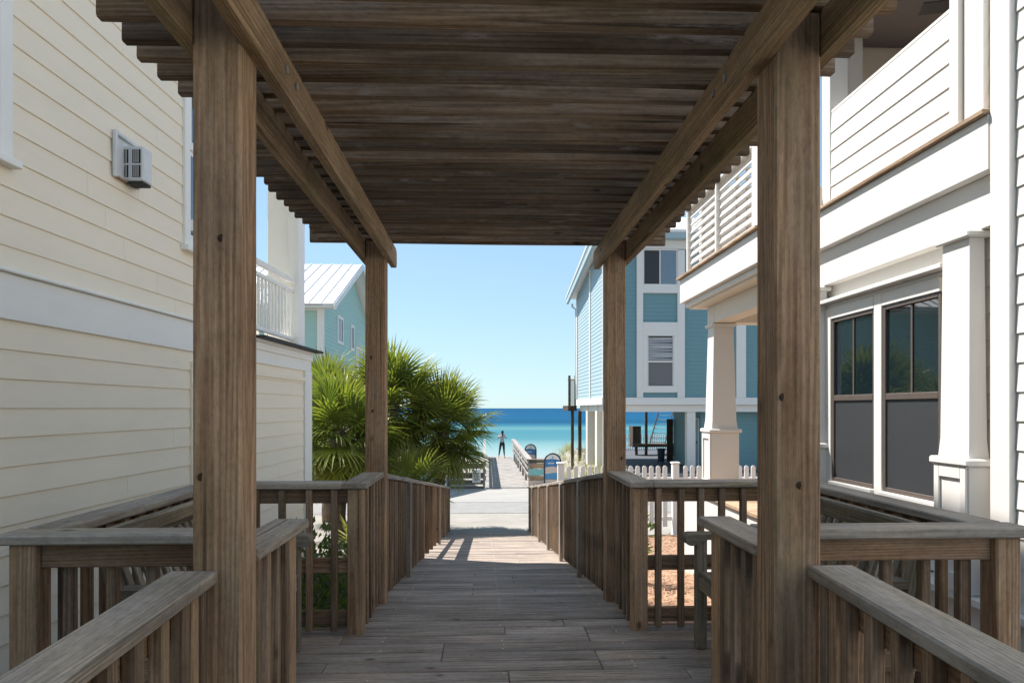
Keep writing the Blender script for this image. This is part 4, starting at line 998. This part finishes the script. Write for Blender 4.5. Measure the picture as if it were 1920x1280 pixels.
# ================================================================== VEGETATION
def frond_mesh(seed, pet, blade, nl, span, droop, mat):
    rd = random.Random(seed); V = []; F = []; tip = []
    def add(p, t_): V.append(tuple(p)); tip.append(t_); return len(V) - 1
    # petiole: three-sided, arching
    ring = None; n = 5
    for i in range(n):
        s = i / (n - 1); c = Vector((pet * s, 0, -.12 * pet * s * s)); w_ = .018 - .008 * s
        r = [add(c + Vector((0, -w_, .004)), .1), add(c + Vector((0, w_, .004)), .1), add(c + Vector((0, 0, -w_)), .1)]
        if ring: F += [[ring[j], ring[(j + 1) % 3], r[(j + 1) % 3], r[j]] for j in range(3)]
        ring = r
    base = Vector((pet, 0, -.12 * pet))
    for i in range(nl):
        u = -1 + 2 * (i + .5) / nl; a = R(span) * u + rd.uniform(-.03, .03)
        L = blade * (1 - .32 * abs(u) ** 1.5) * rd.uniform(.88, 1.06)
        d = Vector((math.cos(a), math.sin(a), .32 * (1 - abs(u)) - .02)).normalized(); sdir = Vector((-math.sin(a), math.cos(a), 0))
        start = base + Vector((.16 * blade * (1 - abs(u)), 0, 0))
        prev = None; tw = rd.uniform(.5, 1.3); W_ = blade * R(span) / nl * .40
        for q, (s, wq) in enumerate(((.02, .15), (.42, 1.0), (.72, .62), (1.0, .03))):
            dr = droop * tw * max(0, s - .25) ** 2 * L
            c = start + d * (L * s) + Vector((0, 0, -dr - .25 * droop * s * s * L * abs(u)))
            hw = W_ * wq; fold = hw * .55
            r = [add(c - sdir * hw + Vector((0, 0, fold)), s * s * rd.uniform(.3, 1)), add(c, s * s * .6), add(c + sdir * hw + Vector((0, 0, fold)), s * s * rd.uniform(.3, 1))]
            if prev: F += [[prev[0], prev[1], r[1], r[0]], [prev[1], prev[2], r[2], r[1]]]
            prev = r
    me = bpy.data.meshes.new('frond'); me.from_pydata(V, [], F); me.materials.append(M[mat])
    at = me.attributes.new('tipness', 'FLOAT', 'POINT'); at.data.foreach_set('value', tip)
    return me
FR = [frond_mesh(s, .55, .84, 30, 112, .30 + .22 * (s % 3), 'frond') for s in range(5)]
FD = [frond_mesh(20 + s, .5, .62, 22, 70, 2.2, 'deadfrond') for s in range(2)]
def palm(label, x, y, zh, n, sc, seed, lean=(0, 0), cat='palm', dead=12):
    rd = random.Random(seed); g = gz(x, y); t = thing('palm_tree', label, cat, (x, y, g), 'fan palms beside the far ramp')
    H = Vector((x + lean[0], y + lean[1], zh))
    b = MB(); npt = 9
    b.tube([(x + lean[0] * (i / (npt - 1)), y + lean[1] * (i / (npt - 1)), g - .1 + (zh + .1 - g + .1) * i / (npt - 1)) for i in range(npt)], [.13 - .02 * i / 8 + (.018 if i % 2 else 0) for i in range(npt)], 12)
    tr = b.build('trunk', 'trunk', t, (x, y, g))
    for i in range(26):                                   # old leaf bases
        a = i * 2.4; z = zh - .02 - i * .035; c = H + Vector((0, 0, z - zh)); d = Vector((math.cos(a), math.sin(a), 0))
        board('leaf_base', c + d * .09, c + d * .22 + Vector((0, 0, .14)), .055, .018, 'trunk', tr, (d.x * -.6, d.y * -.6, .8))
    for i in range(n + dead):
        if i < n:
            f_ = (i + .5) / n; el = R(88 - 156 * f_ ** .86 + rd.uniform(-9, 9)); me = rd.choice(FR); s = sc * rd.uniform(.85, 1.12)
        else: el = R(rd.uniform(-80, -55)); me = rd.choice(FD); s = sc * rd.uniform(.8, 1.0)
        az = i * 2.39996 + rd.uniform(-.25, .25); roll = rd.uniform(-.45, .45)
        m = Matrix.Translation(H + Vector((0, 0, rd.uniform(-.12, .05)))) @ Matrix.Rotation(az, 4, 'Z') @ Matrix.Rotation(-el, 4, 'Y') @ Matrix.Rotation(roll, 4, 'X') @ Matrix.Scale(s, 4)
        place(bpy.data.objects.new('frond', me), t, m)
palm('left fan palm beside the cream house corner, its crown hanging low', -2.80, 13.2, -.50, 54, 1.0, 1)
palm('tall middle fan palm just behind the rear pergola post', -1.95, 14.3, .02, 56, 1.02, 2)
palm('right fan palm leaning out over the end of the ramp', -1.05, 14.6, -.42, 56, .92, 3, (.15, 0))
palm('low young fan palm filling the gap below the taller crowns', -1.45, 13.0, -1.55, 26, .72, 8, dead=5)
palm('rear fan palm against the mint house wall', -3.7, 16.2, -.1, 46, 1.05, 4)

def blades(name, spots, n, hgt, wid, spread, mat, parent=None, seed=1, seg=3, org=(0, 0, 0)):
    rd = random.Random(seed); V = []; F = []; tip = []
    for (x, y, z) in spots:
        for i in range(n):
            a = rd.uniform(0, 6.283); el = rd.uniform(.25, 1.0) * spread; L = hgt * rd.uniform(.6, 1.1); d = Vector((math.cos(a), math.sin(a), 0)); sd = Vector((-d.y, d.x, 0)); prev = None
            for q in range(seg + 1):
                s = q / seg; c = Vector((x, y, z)) + d * (L * s * math.sin(el) + .05 * s) + Vector((0, 0, L * s * math.cos(el) - .35 * L * s * s * math.sin(el)))
                w_ = wid * (1 - s) ** .7 * (1.0 if q else .7)
                V += [tuple(c - sd * w_), tuple(c + sd * w_)]; tip += [s * s, s * s]; k = len(V)
                if prev is not None: F.append([prev, prev + 1, k - 1, k - 2])
                prev = k - 2
    me = bpy.data.meshes.new(name); o0 = Vector(org); me.from_pydata([Vector(v) - o0 for v in V], [], F); me.materials.append(M[mat])
    me.attributes.new('tipness', 'FLOAT', 'POINT').data.foreach_set('value', tip)
    return place(bpy.data.objects.new(name, me), parent, Matrix.Translation(o0))
def leafy(name, c, rx, ry, rz, n, size, mat, parent, seed):
    rd = random.Random(seed); V = []; F = []; tip = []
    for i in range(n):
        while True:
            p = Vector((rd.uniform(-1, 1), rd.uniform(-1, 1), rd.uniform(-1, 1)))
            if .25 < p.length < 1: break
        q = Vector((c[0] + p.x * rx, c[1] + p.y * ry, c[2] + p.z * rz)); d = (p + Vector((rd.uniform(-.6, .6), rd.uniform(-.6, .6), rd.uniform(-.1, .9)))).normalized()
        s = d.cross(Vector((rd.uniform(-1, 1), rd.uniform(-1, 1), 1))).normalized(); L = size * rd.uniform(.6, 1.2); k = len(V)
        nn = d.cross(s) * (L * .12)
        V += [tuple(q), tuple(q + d * L * .5 + s * L * .24 + nn), tuple(q + d * L * .5 - nn * .3), tuple(q + d * L * .5 - s * L * .24 + nn), tuple(q + d * L)]; tip += [0, .2, .1, .2, .5]
        F += [[k, k + 1, k + 2], [k, k + 2, k + 3], [k + 1, k + 4, k + 2], [k + 3, k + 2, k + 4]]
    me = bpy.data.meshes.new(name); o0 = Vector(c); me.from_pydata([Vector(v) - o0 for v in V], [], F); me.materials.append(M[mat])
    me.attributes.new('tipness', 'FLOAT', 'POINT').data.foreach_set('value', tip)
    return place(bpy.data.objects.new(name, me), parent, Matrix.Translation(o0))
for i, (x, y, lab) in enumerate(((3.95, 20.5, 'spiky yellow green yucca beside the rear right pergola post'), (3.95, 17.0, 'small spiky yucca between the picket tops beside the pergola post'), (-1.85, 9.7, 'yellow green spiky plant beside the cream house corner board'))):
    z = gz(x, y); t = thing('yucca_plant', lab, 'plant', (x, y, z)); blades('leaf_rosette', [(x, y, z + .35)], 46, .85 if i == 0 else .6, .03, 1.5, 'yucca', t, i + 5, 3, (x, y, z))
    b = MB(); b.tube([(x, y, z - .05), (x, y, z + .42)], [.07, .06], 8); b.build('stem', 'trunk', t, (x, y, z))
for i, (x, y, hgt, lab) in enumerate(((1.78, 8.3, .95, 'leafy green shrub in the pine straw against the ramp railing'), (2.5, 12.6, .5, 'low rounded shrub at the foot of the white picket fence'), (-2.0, 7.6, .8, 'dark green bush behind the left bay railing'), (-1.5, 11.2, .9, 'pale bush at the foot of the left palm'), (3.1, 19.6, 1.0, 'dry yellowish bush beside the beach sign'))):
    z = gz(x, y); t = thing('shrub', lab, 'shrub', (x, y, z)); r = .26 if i == 0 else .45
    leafy('foliage', (x, y, z + hgt * .55), r, r, hgt * .5, 130 if i == 0 else 420, .14 if i == 0 else .10, 'yucca' if i in (1, 3, 4) else 'shrub', t, 40 + i)
    b = MB()
    for k in range(4): a = k * 1.7; b.tube([(x, y, z - .05), (x + .25 * r * math.cos(a), y + .25 * r * math.sin(a), z + hgt * .4), (x + .6 * r * math.cos(a), y + .6 * r * math.sin(a), z + hgt * .8)], [.014, .01, .005], 5)
    b.build('stem', 'trunk', t, (x, y, z))
rd = random.Random(3)
sp = [(rd.uniform(2.9, 5.2), rd.uniform(24.5, 40), 0) for _ in range(90)] + [(rd.uniform(-9, -1.9), rd.uniform(27, 44), 0) for _ in range(160)]
tag(blades('dune_grass', [(x, y, gz(x, y) - .02) for x, y, _ in sp], 22, .85, .008, .9, 'duneg', None, 9), kind='stuff')
sp = [(rd.uniform(-2.15, -.95), rd.uniform(4.5, 11.5), 0) for _ in range(150)]
o = leafy('ground_cover', (-1.6, 7.4, -1.92), .75, 3.2, .12, 2600, .09, 'shrub', None, 77); tag(o, kind='stuff')
V = []; F = []
for i in range(9000):
    x, y = rd.uniform(1.05, 5.2), rd.uniform(5.2, 13.2); a = rd.uniform(0, 3.1416); L = rd.uniform(.09, .2); z = gz(x, y) + .05 * noise.noise(Vector((x * .8, y * .8, 1))) + rd.uniform(.005, .05)
    dx, dy = math.cos(a) * L / 2, math.sin(a) * L / 2; wx, wy = -math.sin(a) * .004, math.cos(a) * .004; t_ = rd.uniform(-.03, .03); k = len(V)
    V += [(x - dx - wx, y - dy - wy, z - t_), (x + dx - wx, y + dy - wy, z + t_), (x + dx + wx, y + dy + wy, z + t_), (x - dx + wx, y - dy + wy, z - t_)]; F.append([k, k + 1, k + 2, k + 3])
tag(pm('pine_straw', V, F, 'needle'), kind='stuff')
